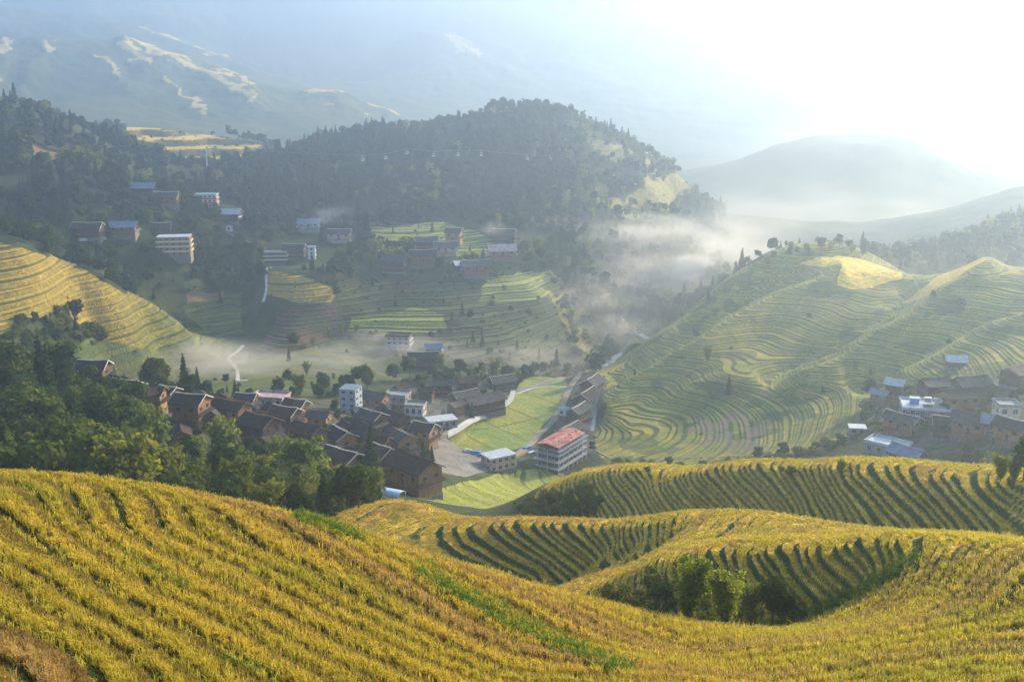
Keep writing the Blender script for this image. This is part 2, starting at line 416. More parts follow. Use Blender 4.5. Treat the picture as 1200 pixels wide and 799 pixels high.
gc = cr * (1 - isr[..., None]) + riser * isr[..., None]
C[m_crest] = gc[m_crest]
mb2 = m_bare & (n2 > .5)
C[mb2] = mixc((0.20, 0.15, 0.11), (0.13, 0.12, 0.06), n3)[mb2]
C[m_yel] = (mixc((0.62, 0.44, 0.06), (0.84, 0.54, 0.05), sstep(.3, .7, fbm(X + .4 * Y, Y * .25, 9, 3, 171))) * (.8 + .4 * n3)[..., None])[m_yel]  # crop texture whose darker strips paint in tree shadows
C[m_yel2] = mixc((0.52, 0.36, 0.06), (0.60, 0.42, 0.05), n2)[m_yel2]
ml = m_flat
pa = (X * .8 + Y * .6 + 3 * (fbm(X, Y, 50, 2, 93) - .5)) / 23; pb = (-X * .6 + Y * .8) / 41; bund = (np.abs(pa - np.round(pa)) < .02) | (np.abs(pb - np.round(pb)) < .012)
C[ml] = mixc((0.19, 0.25, 0.05), (0.31, 0.31, 0.055), sstep(.3, .7, fbm(X, Y, 22, 2, 91)))[ml]
vg = mixc((0.045, 0.055, 0.025), (0.11, 0.095, 0.07), sstep(.35, .65, n2))
mv = (m_vil | m_rv | m_riv) & ~m_flat & ~m_low
C[mv] = vg[mv]
C[m_flat & bund] = (0.10, 0.12, 0.03)
C[m_plaza] = mixc((0.25, 0.235, 0.21), (0.18, 0.165, 0.15), n2)[m_plaza]
# fields of the near spurs
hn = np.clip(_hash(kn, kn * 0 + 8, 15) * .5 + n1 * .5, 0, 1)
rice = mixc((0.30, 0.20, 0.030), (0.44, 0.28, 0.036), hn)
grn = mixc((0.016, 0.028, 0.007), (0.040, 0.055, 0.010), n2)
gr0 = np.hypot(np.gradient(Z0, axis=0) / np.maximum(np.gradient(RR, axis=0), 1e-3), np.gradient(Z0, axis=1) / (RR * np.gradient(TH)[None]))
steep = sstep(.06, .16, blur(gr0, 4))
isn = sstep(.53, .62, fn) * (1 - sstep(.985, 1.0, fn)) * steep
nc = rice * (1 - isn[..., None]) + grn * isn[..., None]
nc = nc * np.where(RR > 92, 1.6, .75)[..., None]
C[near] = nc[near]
# behind the right spur the fields give way to scrub
far_c = mixc((0.036, 0.070, 0.020), (0.095, 0.105, 0.030), sstep(.35, .65, fbm(X, Y, 120, 4, 41)))
mf = (RR > 1400) & ~m_sr
C[mf] = far_c[mf]
crest = FAR_D < 4.4 + 6 * (fbm(X, Y, 90, 3, 23) - .5)
rt = ridge_terr & (fbm(X, Y, 160, 3, 21) > .36) & crest
C[rt] = (0.62, 0.44, 0.09)
rt2 = (RR > 3050) & (RR < 3850) & (np.minimum(line_dist([(169, 29), (236, 61), (268, 72)]) * 1.6, line_dist([(524, 40), (545, 51), (560, 58)])) < 3.5)
C[rt2] = (0.55, 0.40, 0.09)
C *= (0.80 + .40 * n3)[..., None]

# ------------------------------------------------------------------ lookups for everything that stands on the ground
def height(x, y):
    th = math.atan2(x, y); lr = math.log(math.hypot(x, y))
    i = int(np.clip(np.searchsorted(LR, lr) - 1, 0, len(LR) - 2)); j = int(np.clip(np.searchsorted(TH, th) - 1, 0, len(TH) - 2))
    a = (lr - LR[i]) / (LR[i + 1] - LR[i]); b = (th - TH[j]) / (TH[j + 1] - TH[j])
    return float((Z[i, j] * (1 - b) + Z[i, j + 1] * b) * (1 - a) + (Z[i + 1, j] * (1 - b) + Z[i + 1, j + 1] * b) * a)

def spot(px, py, rlo=35.0, rhi=5500.0):
    """the ground point seen at a photo pixel, searched from distance rlo outwards"""
    th, e = ray(px, py)
    j = int(np.clip(np.searchsorted(TH, th), 1, len(TH) - 1))
    i0 = int(np.searchsorted(LR, math.log(rlo))); i1 = int(np.searchsorted(LR, math.log(rhi)))
    col = (Z[i0:i1, j] - e * RR[i0:i1, j])
    hit = np.nonzero(col >= 0)[0]
    i = i0 + (int(hit[0]) if len(hit) else int(np.argmax(col / RR[i0:i1, j])))
    r = float(RR[i, j])
    x, y = r * math.sin(th), r * math.cos(th)
    return Vector((x, y, height(x, y)))
# ------------------------------------------------------------------ helpers for materials and objects
def new_mat(name):
    m = bpy.data.materials.new(name); m.use_nodes = True
    nt = m.node_tree
    for n_ in list(nt.nodes): nt.nodes.remove(n_)
    out = nt.nodes.new('ShaderNodeOutputMaterial')
    return m, nt, out

def tag(o, label=None, cat=None, group=None, kind=None):
    if label: o['label'] = label
    if cat: o['category'] = cat
    if group: o['group'] = group
    if kind: o['kind'] = kind
    return o

def mesh_np(name, verts, faces_idx, face_len, mats, mat_idx=None, smooth=False):
    me = bpy.data.meshes.new(name)
    verts = np.asarray(verts, np.float32); faces_idx = np.asarray(faces_idx, np.int32)
    me.vertices.add(len(verts)); me.vertices.foreach_set('co', verts.ravel())
    nf = len(faces_idx) // face_len
    me.loops.add(len(faces_idx)); me.loops.foreach_set('vertex_index', faces_idx.ravel())
    me.polygons.add(nf)
    me.polygons.foreach_set('loop_start', np.arange(0, nf * face_len, face_len, dtype=np.int32))
    try: me.polygons.foreach_set('loop_total', np.full(nf, face_len, np.int32))
    except Exception: pass
    for m in mats: me.materials.append(m)
    if mat_idx is not None: me.polygons.foreach_set('material_index', np.asarray(mat_idx, np.int32))
    me.polygons.foreach_set('use_smooth', np.full(nf, bool(smooth)))
    me.update(calc_edges=True)
    return me

def vcol(me, name, rgb):
    a = me.color_attributes.new(name, 'FLOAT_COLOR', 'POINT')
    c = np.ones((len(rgb), 4), np.float32); c[:, :3] = rgb
    a.data.foreach_set('color', c.ravel())

def link(name, me, parent=None, loc=None, rotz=None):
    o = bpy.data.objects.new(name, me); COL.objects.link(o)
    if parent is not None: o.parent = parent
    if loc is not None: o.location = loc
    if rotz is not None: o.rotation_euler = (0, 0, rotz)
    return o

# ------------------------------------------------------------------ the ground sheet
def ground_material():
    m, nt, out = new_mat('terraced_ground')
    N = nt.nodes; L = nt.links
    b = N.new('ShaderNodeBsdfPrincipled'); b.inputs['Roughness'].default_value = .95
    b.inputs['Specular IOR Level'].default_value = .14
    at = N.new('ShaderNodeAttribute'); at.attribute_name = 'cover'
    geo = N.new('ShaderNodeNewGeometry')
    nz = N.new('ShaderNodeTexNoise'); nz.inputs['Scale'].default_value = 2.2; nz.inputs['Detail'].default_value = 5
    nz2 = N.new('ShaderNodeTexNoise'); nz2.inputs['Scale'].default_value = .16; nz2.inputs['Detail'].default_value = 6
    L.new(geo.outputs['Position'], nz.inputs['Vector']); L.new(geo.outputs['Position'], nz2.inputs['Vector'])
    mr = N.new('ShaderNodeMapRange'); mr.inputs[1].default_value = .3; mr.inputs[2].default_value = .7; mr.inputs[3].default_value = .62; mr.inputs[4].default_value = 1.35
    L.new(nz.outputs['Fac'], mr.inputs[0])
    mx = N.new('ShaderNodeMix'); mx.data_type = 'RGBA'; mx.blend_type = 'MULTIPLY'; mx.inputs[0].default_value = 1
    L.new(at.outputs['Color'], mx.inputs[6]); L.new(mr.outputs[0], mx.inputs[7])
    L.new(mx.outputs[2], b.inputs['Base Color'])
    bp = N.new('ShaderNodeBump'); bp.inputs['Strength'].default_value = .8; bp.inputs['Distance'].default_value = .5
    L.new(nz.outputs['Fac'], bp.inputs['Height'])
    bp2 = N.new('ShaderNodeBump'); bp2.inputs['Strength'].default_value = .35; bp2.inputs['Distance'].default_value = 4
    L.new(nz2.outputs['Fac'], bp2.inputs['Height']); L.new(bp2.outputs[0], bp.inputs['Normal'])
    L.new(bp.outputs[0], b.inputs['Normal'])
    L.new(b.outputs[0], out.inputs['Surface'])
    return m
nr, nc_ = X.shape
V = np.stack([X, Y, Z], -1).reshape(-1, 3)
idx = np.arange(nr * nc_, dtype=np.int32).reshape(nr, nc_)
quads = np.stack([idx[:-1, :-1], idx[:-1, 1:], idx[1:, 1:], idx[1:, :-1]], -1).reshape(-1)
gme = mesh_np('ground', V, quads, 4, [ground_material()], smooth=True)
vcol(gme, 'cover', C.reshape(-1, 3))
ground = link('ground', gme); ground['kind'] = 'structure'

# ------------------------------------------------------------------ camera, sun, sky, air
cam = bpy.data.cameras.new('camera'); cam.sensor_width = 36; cam.lens = F / 1200 * 36
cam.clip_start = 1; cam.clip_end = 20000
co = bpy.data.objects.new('camera', cam); COL.objects.link(co)
co.rotation_euler = (R(90) - PITCH, 0, 0); SC.camera = co
sun = bpy.data.lights.new('sun', 'SUN'); sun.energy = 5.0; sun.angle = R(.53); sun.color = (1, .79, .49)
so = bpy.data.objects.new('sun', sun); COL.objects.link(so)
sd = Vector((math.sin(SUN_AZ) * math.cos(SUN_EL), math.cos(SUN_AZ) * math.cos(SUN_EL), math.sin(SUN_EL)))
so.rotation_euler = sd.to_track_quat('Z', 'Y').to_euler(); so.location = sd * 600
w = bpy.data.worlds.new('World'); SC.world = w; w.use_nodes = True
nt = w.node_tree
sky = nt.nodes.new('ShaderNodeTexSky'); sky.sky_type = 'NISHITA'; sky.sun_disc = False
sky.sun_elevation = SUN_EL; sky.sun_rotation = SUN_AZ; sky.altitude = 800
bg = nt.nodes['Background']; bg.inputs['Strength'].default_value = .14
nt.links.new(sky.outputs[0], bg.inputs['Color'])
SC.view_settings.view_transform = 'Standard'; SC.view_settings.look = 'None'; SC.view_settings.gamma = 1
SC.view_settings.exposure = 1.38
SC.cycles.volume_bounces = 1; SC.cycles.max_bounces = 6; SC.cycles.diffuse_bounces = 2; SC.cycles.transparent_max_bounces = 8
SC.cycles.transmission_bounces = 4

def volume_mat(name, density, color, aniso):
    m, nt, out = new_mat(name)
    v = nt.nodes.new('ShaderNodeVolumePrincipled')
    v.inputs['Density'].default_value = density; v.inputs['Color'].default_value = (*color, 1); v.inputs['Anisotropy'].default_value = aniso
    nt.links.new(v.outputs[0], out.inputs['Volume'])
    return m
def box_mesh(name, lo, hi, mat):
    x0, y0, z0 = lo; x1, y1, z1 = hi
    vs = [(x0, y0, z0), (x1, y0, z0), (x1, y1, z0), (x0, y1, z0), (x0, y0, z1), (x1, y0, z1), (x1, y1, z1), (x0, y1, z1)]
    fs = [0, 3, 2, 1, 4, 5, 6, 7, 0, 1, 5, 4, 1, 2, 6, 5, 2, 3, 7, 6, 3, 0, 4, 7]
    return mesh_np(name, vs, fs, 4, [mat])
zmax = max(float(Z.max()), 5.0)
haze = link('haze', box_mesh('haze', (-3900, -60, float(Z.min()) - 1), (3900, 5800, zmax + 14), volume_mat('haze_air', .00042, (.57, .735, .975), .74)))
haze['kind'] = 'stuff'
# ------------------------------------------------------------------ foliage and bark
def leaf_material(name, rgb, rgb2, trans=.35):
    m, nt, out = new_mat(name)
    N = nt.nodes; L = nt.links
    at = N.new('ShaderNodeAttribute'); at.attribute_name = 'tint'
    oi = N.new('ShaderNodeObjectInfo')
    geo = N.new('ShaderNodeNewGeometry')
    nz = N.new('ShaderNodeTexNoise'); nz.inputs['Scale'].default_value = .09; nz.inputs['Detail'].default_value = 2
    L.new(geo.outputs['Position'], nz.inputs['Vector'])
    ad = N.new('ShaderNodeMath'); ad.operation = 'ADD'; L.new(oi.outputs['Random'], ad.inputs[0]); L.new(nz.outputs['Fac'], ad.inputs[1])
    mr = N.new('ShaderNodeMapRange'); mr.inputs[1].default_value = .35; mr.inputs[2].default_value = 1.25; L.new(ad.outputs[0], mr.inputs[0])
    mx = N.new('ShaderNodeMix'); mx.data_type = 'RGBA'; mx.inputs[6].default_value = (*rgb, 1); mx.inputs[7].default_value = (*rgb2, 1)
    L.new(mr.outputs[0], mx.inputs[0])
    mu = N.new('ShaderNodeMix'); mu.data_type = 'RGBA'; mu.blend_type = 'MULTIPLY'; mu.inputs[0].default_value = 1
    L.new(mx.outputs[2], mu.inputs[6]); L.new(at.outputs['Color'], mu.inputs[7])
    d = N.new('ShaderNodeBsdfDiffuse'); t = N.new('ShaderNodeBsdfTranslucent'); ms = N.new('ShaderNodeMixShader'); ms.inputs[0].default_value = trans
    L.new(mu.outputs[2], d.inputs['Color'])
    tc = N.new('ShaderNodeMix'); tc.data_type = 'RGBA'; tc.blend_type = 'MULTIPLY'; tc.inputs[0].default_value = 1; tc.inputs[7].default_value = (1.7, 1.55, .6, 1)
    L.new(mu.outputs[2], tc.inputs[6]); L.new(tc.outputs[2], t.inputs['Color'])
    L.new(d.outputs[0], ms.inputs[1]); L.new(t.outputs[0], ms.inputs[2]); L.new(ms.outputs[0], out.inputs['Surface'])
    return m
def plain_material(name, rgb, rough=.85, var=.35, scale=1.5, bump=0.0, metal=0.0):
    m, nt, out = new_mat(name)
    N = nt.nodes; L = nt.links
    b = N.new('ShaderNodeBsdfPrincipled'); b.inputs['Roughness'].default_value = rough; b.inputs['Metallic'].default_value = metal
    b.inputs['Specular IOR Level'].default_value = .25
    tc = N.new('ShaderNodeTexCoord')
    nz = N.new('ShaderNodeTexNoise'); nz.inputs['Scale'].default_value = scale; nz.inputs['Detail'].default_value = 4
    L.new(tc.outputs['Object'], nz.inputs['Vector'])
    mr = N.new('ShaderNodeMapRange'); mr.inputs[1].default_value = .3; mr.inputs[2].default_value = .7; mr.inputs[3].default_value = 1 - var; mr.inputs[4].default_value = 1 + var
    L.new(nz.outputs['Fac'], mr.inputs[0])
    mx = N.new('ShaderNodeMix'); mx.data_type = 'RGBA'; mx.blend_type = 'MULTIPLY'; mx.inputs[0].default_value = 1; mx.inputs[6].default_value = (*rgb, 1)
    L.new(mr.outputs[0], mx.inputs[7]); L.new(mx.outputs[2], b.inputs['Base Color'])
    if bump:
        bp = N.new('ShaderNodeBump'); bp.inputs['Strength'].default_value = bump; L.new(nz.outputs['Fac'], bp.inputs['Height']); L.new(bp.outputs[0], b.inputs['Normal'])
    L.new(b.outputs[0], out.inputs['Surface'])
    return m
MAT = {
 'plume': leaf_material('plume_leaves', (.085, .14, .032), (.17, .215, .05), .5),
 'leaf': leaf_material('broad_leaves', (.020, .044, .010), (.068, .092, .018), .18),
 'fir': leaf_material('fir_needles', (.018, .036, .015), (.045, .068, .020), .16),
 'bamboo': leaf_material('bamboo_leaves', (.060, .100, .022), (.150, .175, .036), .42),
 'bush': leaf_material('shrub_leaves', (.045, .075, .016), (.12, .14, .03)),
 'bark': plain_material('bark', (.11, .08, .055), .9, .4, 3),
}

def cards(cen, nor, size, rng, aspect=1.0):
    """one small leaf-clump quad per centre, roughly facing its normal"""
    n_ = len(cen)
    nor = nor / np.maximum(np.linalg.norm(nor, axis=1, keepdims=True), 1e-6)
    rv = rng.normal(size=(n_, 3)); a = np.cross(nor, rv); a /= np.maximum(np.linalg.norm(a, axis=1, keepdims=True), 1e-6)
    b = np.cross(nor, a)
    s = size[:, None] * .5
    a = a * s; b = b * s * aspect
    k = 1 + .35 * rng.normal(size=(n_, 4, 1))
    q = np.stack([cen - a * k[:, 0] - b, cen + a - b * k[:, 1], cen + a * k[:, 2] + b, cen - a + b * k[:, 3]], 1)
    return q.reshape(-1, 3)

def tube(path, rad, sides=6):
    vs = []; fs = []
    path = [Vector(p) for p in path]
    for i, p in enumerate(path):
        d = (path[min(i + 1, len(path) - 1)] - path[max(i - 1, 0)]).normalized()
        u = d.orthogonal().normalized(); v = d.cross(u)
        for k in range(sides):
            an = 2 * math.pi * k / sides
            vs.append(p + (u * math.cos(an) + v * math.sin(an)) * rad[i])
    for i in range(len(path) - 1):
        for k in range(sides):
            k2 = (k + 1) % sides
            fs += [i * sides + k, i * sides + k2, (i + 1) * sides + k2, (i + 1) * sides + k]
    return np.array([tuple(v) for v in vs], np.float32), np.array(fs, np.int32)

def join(parts):
    vs, fs, off = [], [], 0
    for v, f in parts:
        vs.append(v); fs.append(f + off); off += len(v)
    return np.concatenate(vs), np.concatenate(fs)

def crown_broad(rng, h, leaves, size):
    nl = rng.integers(9, 14); cen, nor = [], []
    for k in range(nl):
        an = rng.uniform(0, 6.283); rr = h * rng.uniform(.05, .24); zz = h * rng.uniform(.38, .84)
        rr *= 1.15 - abs(zz / h - .5)
        c = np.array([rr * math.cos(an), rr * math.sin(an), zz]); s = h * rng.uniform(.10, .19)
        m_ = leaves // nl
        d = rng.normal(size=(m_, 3)); d /= np.linalg.norm(d, axis=1, keepdims=True)
        rad = s * (rng.uniform(.35, 1.0, m_) ** .45)[:, None] * np.array([1, 1, .8])
        cen.append(c + d * rad * (1 + .25 * rng.normal(size=(m_, 1)))); nor.append(d + .32 * rng.normal(size=(m_, 3)) + np.array([0, 0, .3]))
    cen = np.concatenate(cen); nor = np.concatenate(nor)
    return cen, nor, size * rng.uniform(.6, 1.35, len(cen))
def crown_fir(rng, h, leaves, size):
    t = rng.uniform(0, 1, leaves) ** .75
    lev = np.round(t * 11) / 11 + rng.normal(0, .012, leaves)
    z = h * (1 - .86 * np.clip(lev, 0, 1))
    an = rng.uniform(0, 6.283, leaves); arm = .72 + .28 * np.sin(an * 5 + lev * 40)
    f = rng.uniform(.15, 1, leaves) ** .6
    r = h * .20 * (lev * .95 + .06) * f * arm
    cen = np.stack([r * np.cos(an), r * np.sin(an), z - r * .35], 1)
    nor = np.stack([np.cos(an) * .7, np.sin(an) * .7, np.full(leaves, 1.0)], 1) + .45 * rng.normal(size=(leaves, 3))
    return cen, nor, size * rng.uniform(.6, 1.2, leaves) * (.55 + .6 * lev)
def crown_bamboo(rng, h, leaves, size):
    nc = 13; cen, nor = [], []
    for k in range(nc):
        an = rng.uniform(0, 6.283); lean = h * rng.uniform(.06, .30); hh = h * rng.uniform(.7, 1.0)
        m_ = leaves // nc
        t = rng.uniform(.18, 1.0, m_)
        bx = lean * t ** 2.3; z = hh * (t - .12 * t ** 4)
        w_ = h * .085 * np.sin(np.clip((t - .1) / .95, 0, 1) * 3.0) + .12
        o = rng.normal(size=(m_, 3)) * w_[:, None] * np.array([.7, .7, .6])
        cen.append(np.stack([bx * math.cos(an), bx * math.sin(an), z], 1) + o); nor.append(o + rng.normal(size=(m_, 3)) * .5 * w_[:, None] + np.array([0, 0, .1]))
    cen = np.concatenate(cen); nor = np.concatenate(nor)
    return cen, nor, size * rng.uniform(.6, 1.3, len(cen))
def crown_bush(rng, h, leaves, size):
    nl = 6; cen, nor = [], []
    for k in range(nl):
        c = np.array([*(rng.normal(size=2) * h * .33), h * rng.uniform(.3, .62)]); s = h * rng.uniform(.25, .4)
        m_ = leaves // nl
        d = rng.normal(size=(m_, 3)); d /= np.linalg.norm(d, axis=1, keepdims=True)
        cen.append(c + d * s * (rng.uniform(.3, 1, m_) ** .4)[:, None] * (1 + .2 * rng.normal(size=(m_, 1)))); nor.append(d + .32 * rng.normal(size=(m_, 3)) + np.array([0, 0, .3]))
    cen = np.concatenate(cen); nor = np.concatenate(nor); cen[:, 2] = np.abs(cen[:, 2])
    return cen, nor, size * rng.uniform(.6, 1.3, len(cen))
CROWN = {'leaf': crown_broad, 'fir': crown_fir, 'bamboo': crown_bamboo, 'bush': crown_bush}

def trunk_geo(kind, rng, h):
    parts = []
    if kind == 'bush':
        for k in range(4):
            an = k * 1.6; parts.append(tube([(0, 0, -.4), (h * .15 * math.cos(an), h * .15 * math.sin(an), h * .3), (h * .3 * math.cos(an), h * .3 * math.sin(an), h * .55)], [.09, .06, .02], 5))
    elif kind == 'bamboo':
        for k in range(9):
            an = rng.uniform(0, 6.283); l = h * rng.uniform(.06, .28)
            parts.append(tube([(.25 * math.cos(an), .25 * math.sin(an), -.5)] + [(l * t ** 2.3 * math.cos(an), l * t ** 2.3 * math.sin(an), h * .9 * (t - .1 * t ** 4)) for t in (.3, .6, .9)], [.07, .06, .05, .015], 5))
    else:
        top = .93 if kind == 'fir' else .70
        b = h * .02
        parts.append(tube([(0, 0, -.8), (0, 0, h * .08), (b, 0, h * .4), (0, b, h * top)], [h * .026, h * .019, h * .013, h * .003], 7))
        if kind == 'leaf':
            for k in range(6):
                an = k * 1.05 + rng.uniform(0, .6); z0 = h * rng.uniform(.25, .5); l = h * rng.uniform(.14, .26)
                parts.append(tube([(0, 0, z0), (l * .5 * math.cos(an), l * .5 * math.sin(an), z0 + l * .5), (l * math.cos(an), l * math.sin(an), z0 + l * .95)], [h * .010, h * .007, h * .002], 5))
    return join(parts)

def tint_of(cen, rng, per):
    t = rng.uniform(.60, 1.40, len(cen))
    hue = rng.uniform(-.10, .14, len(cen))
    c = np.stack([t * (1 + hue), t, t * (1 - hue)], 1)
    return np.repeat(c, per, axis=0)

TEMPL = {}
def template(kind, detail, variant):
    key = (kind, detail, variant)
    if key in TEMPL: return TEMPL[key]
    rng = np.random.default_rng(hash((len(kind), ord(kind[0]), detail, variant)) % 9999)
    h = {'leaf': 13.0, 'fir': 15.0, 'bamboo': 13.0, 'bush': 3.0}[kind]
    lv, sz = {('leaf', 2): (3200, .62), ('fir', 2): (2600, .85), ('bamboo', 2): (3400, .60), ('bush', 2): (900, .34), ('bamboo', 3): (7500, .34), ('leaf', 3): (6500, .40), ('bush', 3): (2200, .22), ('fir', 3): (5000, .5),
              ('leaf', 1): (420, 1.45), ('fir', 1): (340, 1.7), ('bamboo', 1): (420, 1.2), ('bush', 1): (120, .8)}[(kind, detail)]
    cen, nor, size = CROWN[kind](rng, h, lv, sz)
    q = cards(cen, nor, size, rng, .62 if kind in ('bamboo',) else .85)
    tint = tint_of(cen, rng, 4)
    tv, tf = trunk_geo(kind, rng, h)
    TEMPL[key] = (q.astype(np.float32), tint.astype(np.float32), tv, tf, h)
    return TEMPL[key]
MESHES = {}
def tree_meshes(kind, detail, variant, whole=False):
    key = (kind, detail, variant, whole)
    if key not in MESHES:
        q, tint, tv, tf, h = template(kind, detail, variant)
        if whole:
            vs = np.concatenate([q, tv]); f = np.concatenate([np.arange(len(q), dtype=np.int32), tf + len(q)])
            mi = np.concatenate([np.zeros(len(q) // 4, np.int32), np.ones(len(tf) // 4, np.int32)])
            me = mesh_np(kind + '_tree', vs, f, 4, [MAT[kind], MAT['bark']], mi)
            vcol(me, 'tint', np.concatenate([tint, np.ones((len(tv), 3), np.float32)]))
            MESHES[key] = (me,)
        else:
            c = mesh_np('crown', q, np.arange(len(q), dtype=np.int32), 4, [MAT[kind]]); vcol(c, 'tint', tint)
            t = mesh_np('trunk', tv, tf, 4, [MAT['bark']])
            MESHES[key] = (c, t)
    return MESHES[key]

TNAME = {'leaf': ('broadleaf_tree', 'tree'), 'fir': ('fir_tree', 'tree'), 'bamboo': ('bamboo_clump', 'bamboo'), 'bush': ('shrub', 'shrub')}
COUNT = {'leaf': 0, 'fir': 0, 'bamboo': 0, 'bush': 0}
def plant(kind, pos, h, label, group, parts=True, detail=2):
    base = {'leaf': 13.0, 'fir': 15.0, 'bamboo': 13.0, 'bush': 3.0}[kind]
    v = random.randrange(4 if detail >= 2 else 6)
    nm, cat = TNAME[kind]
    s = h / base
    rz = random.uniform(0, 6.28)
    if parts:
        o = link(nm, None, None, pos, rz)
        c, t = tree_meshes(kind, detail, v)
        if kind == 'bamboo' and group is None:
            c = c.copy(); c.materials[0] = MAT['plume']
        link('crown', c, o); link('stem' if kind in ('bamboo', 'bush') else 'trunk', t, o)
    else:
        o = link(nm, tree_meshes(kind, detail, v, True)[0], None, pos, rz)
    o.scale = (s * random.uniform(.88, 1.15), s * random.uniform(.88, 1.15), s)
    tag(o, label, cat, group); COUNT[kind] += 1
    return o

def inside(poly, x, y):
    c = False; m = len(poly)
    for k in range(m):
        x1, y1 = poly[k]; x2, y2 = poly[(k + 1) % m]
        if (y1 > y) != (y2 > y) and x < (x2 - x1) * (y - y1) / (y2 - y1) + x1: c = not c
    return c

# single trees one can point at: kind, photo x, photo y of the foot, distance from, height, label
SINGLES = [
 ('fir', 62, 447, 330, 13, 'dark pointed fir atop the left grove, left of the leftmost timber house'),
 ('fir', 135, 448, 400, 8, 'slim young fir behind the leftmost timber house, taller of a pair'),
 ('fir', 146, 450, 400, 6, 'slim young fir behind the leftmost timber house, shorter of a pair'),
 ('bamboo', 30, 462, 330, 13, 'big pale green feathery tree crowning the left grove at the picture edge'),
 ('leaf', 82, 468, 330, 12, 'sunlit olive tree at the crest of the left grove beside the dark fir'),
 ('bamboo', 182, 548, 300, 20, 'tall bright green feathery tree in front of the small sunlit shed gable'),
 ('bamboo', 205, 585, 250, 12, 'sunlit leafy tree low at the right end of the dark grove'),
 ('bamboo', 266, 545, 310, 17, 'tall yellow-green plume tree before the second pair of timber houses'),
 ('bamboo', 330, 555, 300, 13, 'yellow-green plume tree left of the tallest plume by the village gully'),
 ('bamboo', 357, 592, 275, 22, 'tallest yellow-green plume tree standing in front of the village gully'),
 ('bamboo', 345, 580, 280, 14, 'leaning plume tree tucked against the tallest plume tree'),
 ('bamboo', 312, 566, 290, 12, 'short plume tree at the left foot of the village gully'),
 ('bamboo', 384, 585, 280, 13, 'plume tree right of the tallest plume tree'),
 ('bamboo', 232, 560, 290, 13, 'green plume tree between the two tall bright trees of the grove'),
 ('leaf', 415, 575, 320, 12, 'sunlit round tree right of the big sunlit timber gable'),
 ('leaf', 425, 545, 350, 9, 'small bright tree behind the big sunlit timber gable'),
 ('leaf', 395, 600, 270, 9, 'low dark green tree where the gully meets the small golden mound'),
 ('fir', 798, 352, 600, 11, 'taller of the lone firs on the right hill skyline by the white mist'),
 ('fir', 806, 349, 600, 8, 'shorter of the lone firs on the right hill skyline by the white mist'),
 ('fir', 791, 356, 600, 5, 'stunted leftmost fir of the small row on the right hill skyline'),
]
TALL = []
for k, x, y, rl, h, lab in SINGLES:
    p = spot(x, y, rl); TALL.append((p, h)); plant(k, p, h, lab, None, True, 2)

# shrubs and young trees in the hollow of the right-hand near spur
HOLLOW = [
 ('bamboo', 806, 735, 82, 6.6, 'feathery young tree standing tallest in the hollow below the striped spur'),
 ('bamboo', 850, 739, 82, 5.8, 'rounded pale green tree in the middle of the hollow'),
 ('bamboo', 880, 739, 82, 5.4, 'pale feathery tree right of the rounded tree in the hollow'),
 ('leaf', 904, 735, 84, 5.4, 'dark leafy tree at the right end of the hollow trees'),
 ('bush', 772, 716, 100, 3.5, 'dark broad bush at the left side of the hollow trees'),
 ('bush', 828, 738, 84, 1.6, 'low shrub between the tallest feathery tree and the rounded tree of the hollow'),
 ('bamboo', 866, 730, 86, 5.0, 'slender pale tree between the rounded tree and the pale feathery tree of the hollow'),
 ('bamboo', 826, 728, 88, 5.6, 'feathery tree right behind the tallest tree of the hollow'),
 ('leaf', 918, 731, 85, 3.4, 'low leafy tree closing the right end of the hollow'),
 ('bush', 925, 727, 95, 2.0, 'green shrub at the foot of the striped slope, right of the hollow trees'),
 ('bush', 745, 712, 100, 2.6, 'dark shrub left of the hollow trees on the field edge'),
 ('bush', 718, 706, 100, 2.4, 'round dark shrub on the lip of the field, leftmost of the hollow'),
 ('bush', 790, 738, 92, 2.0, 'small shrub in front of the tallest feathery tree of the hollow'),
]
for k, x, y, rl, h, lab in HOLLOW:
    plant(k, spot(x, y, rl), h, lab, None, True, 3)
for x, y, rl, h, lab in [(762, 692, 110, 2.6, 'dark shrub against the shaded bank left of the stripes'), (800, 696, 108, 2.2, 'dark shrub against the shaded bank behind the tallest feathery tree')]:
    plant('bush', spot(x, y, rl), h, lab, None, True, 2)
# scrub on the bank under the second spur and on the shaded left end of the third
def scatter(kind, poly, rlo, rhi, num, hlo, hhi, label, group, sp=1.0, parts=True, detail=2):
    done, tries = [], 0
    xs = [p[0] for p in poly]; ys = [p[1] for p in poly]
    while len(done) < num and tries < num * 30:
        tries += 1
        x = random.uniform(min(xs), max(xs)); y = random.uniform(min(ys), max(ys))
        if not inside(poly, x, y): continue
        p = spot(x, y, rlo)
        if p.to_2d().length > rhi or any((p - q).length < sp for q in done): continue
        done.append(p); plant(kind, p, random.uniform(hlo, hhi), label, group, parts, detail)
scatter('bush', [(400, 632), (480, 648), (555, 672), (540, 678), (470, 660), (400, 642)], 120, 230, 22, 1.2, 2.6, 'dark shrub on the bank between the near field and the second spur', 'shrubs on the bank under the second spur', 1.5)
scatter('bush', [(600, 600), (640, 580), (690, 575), (700, 600), (640, 615)], 225, 320, 34, 1.6, 3.6, 'dark shrub on the shaded left end of the third spur', 'shrubs on the shaded end of the third spur', 2)
scatter('bush', [(20, 372), (70, 368), (130, 395), (125, 408), (60, 404), (10, 398)], 500, 620, 36, 2.0, 5.0, 'dark shrub in the scrubby patch below the golden left spur', 'shrubs below the golden left spur', 3)
scatter('leaf', [(20, 376), (70, 374), (125, 398), (60, 402)], 500, 620, 9, 4.0, 7.0, 'small tree in the scrubby patch below the golden left spur', 'small trees below the golden left spur', 6)
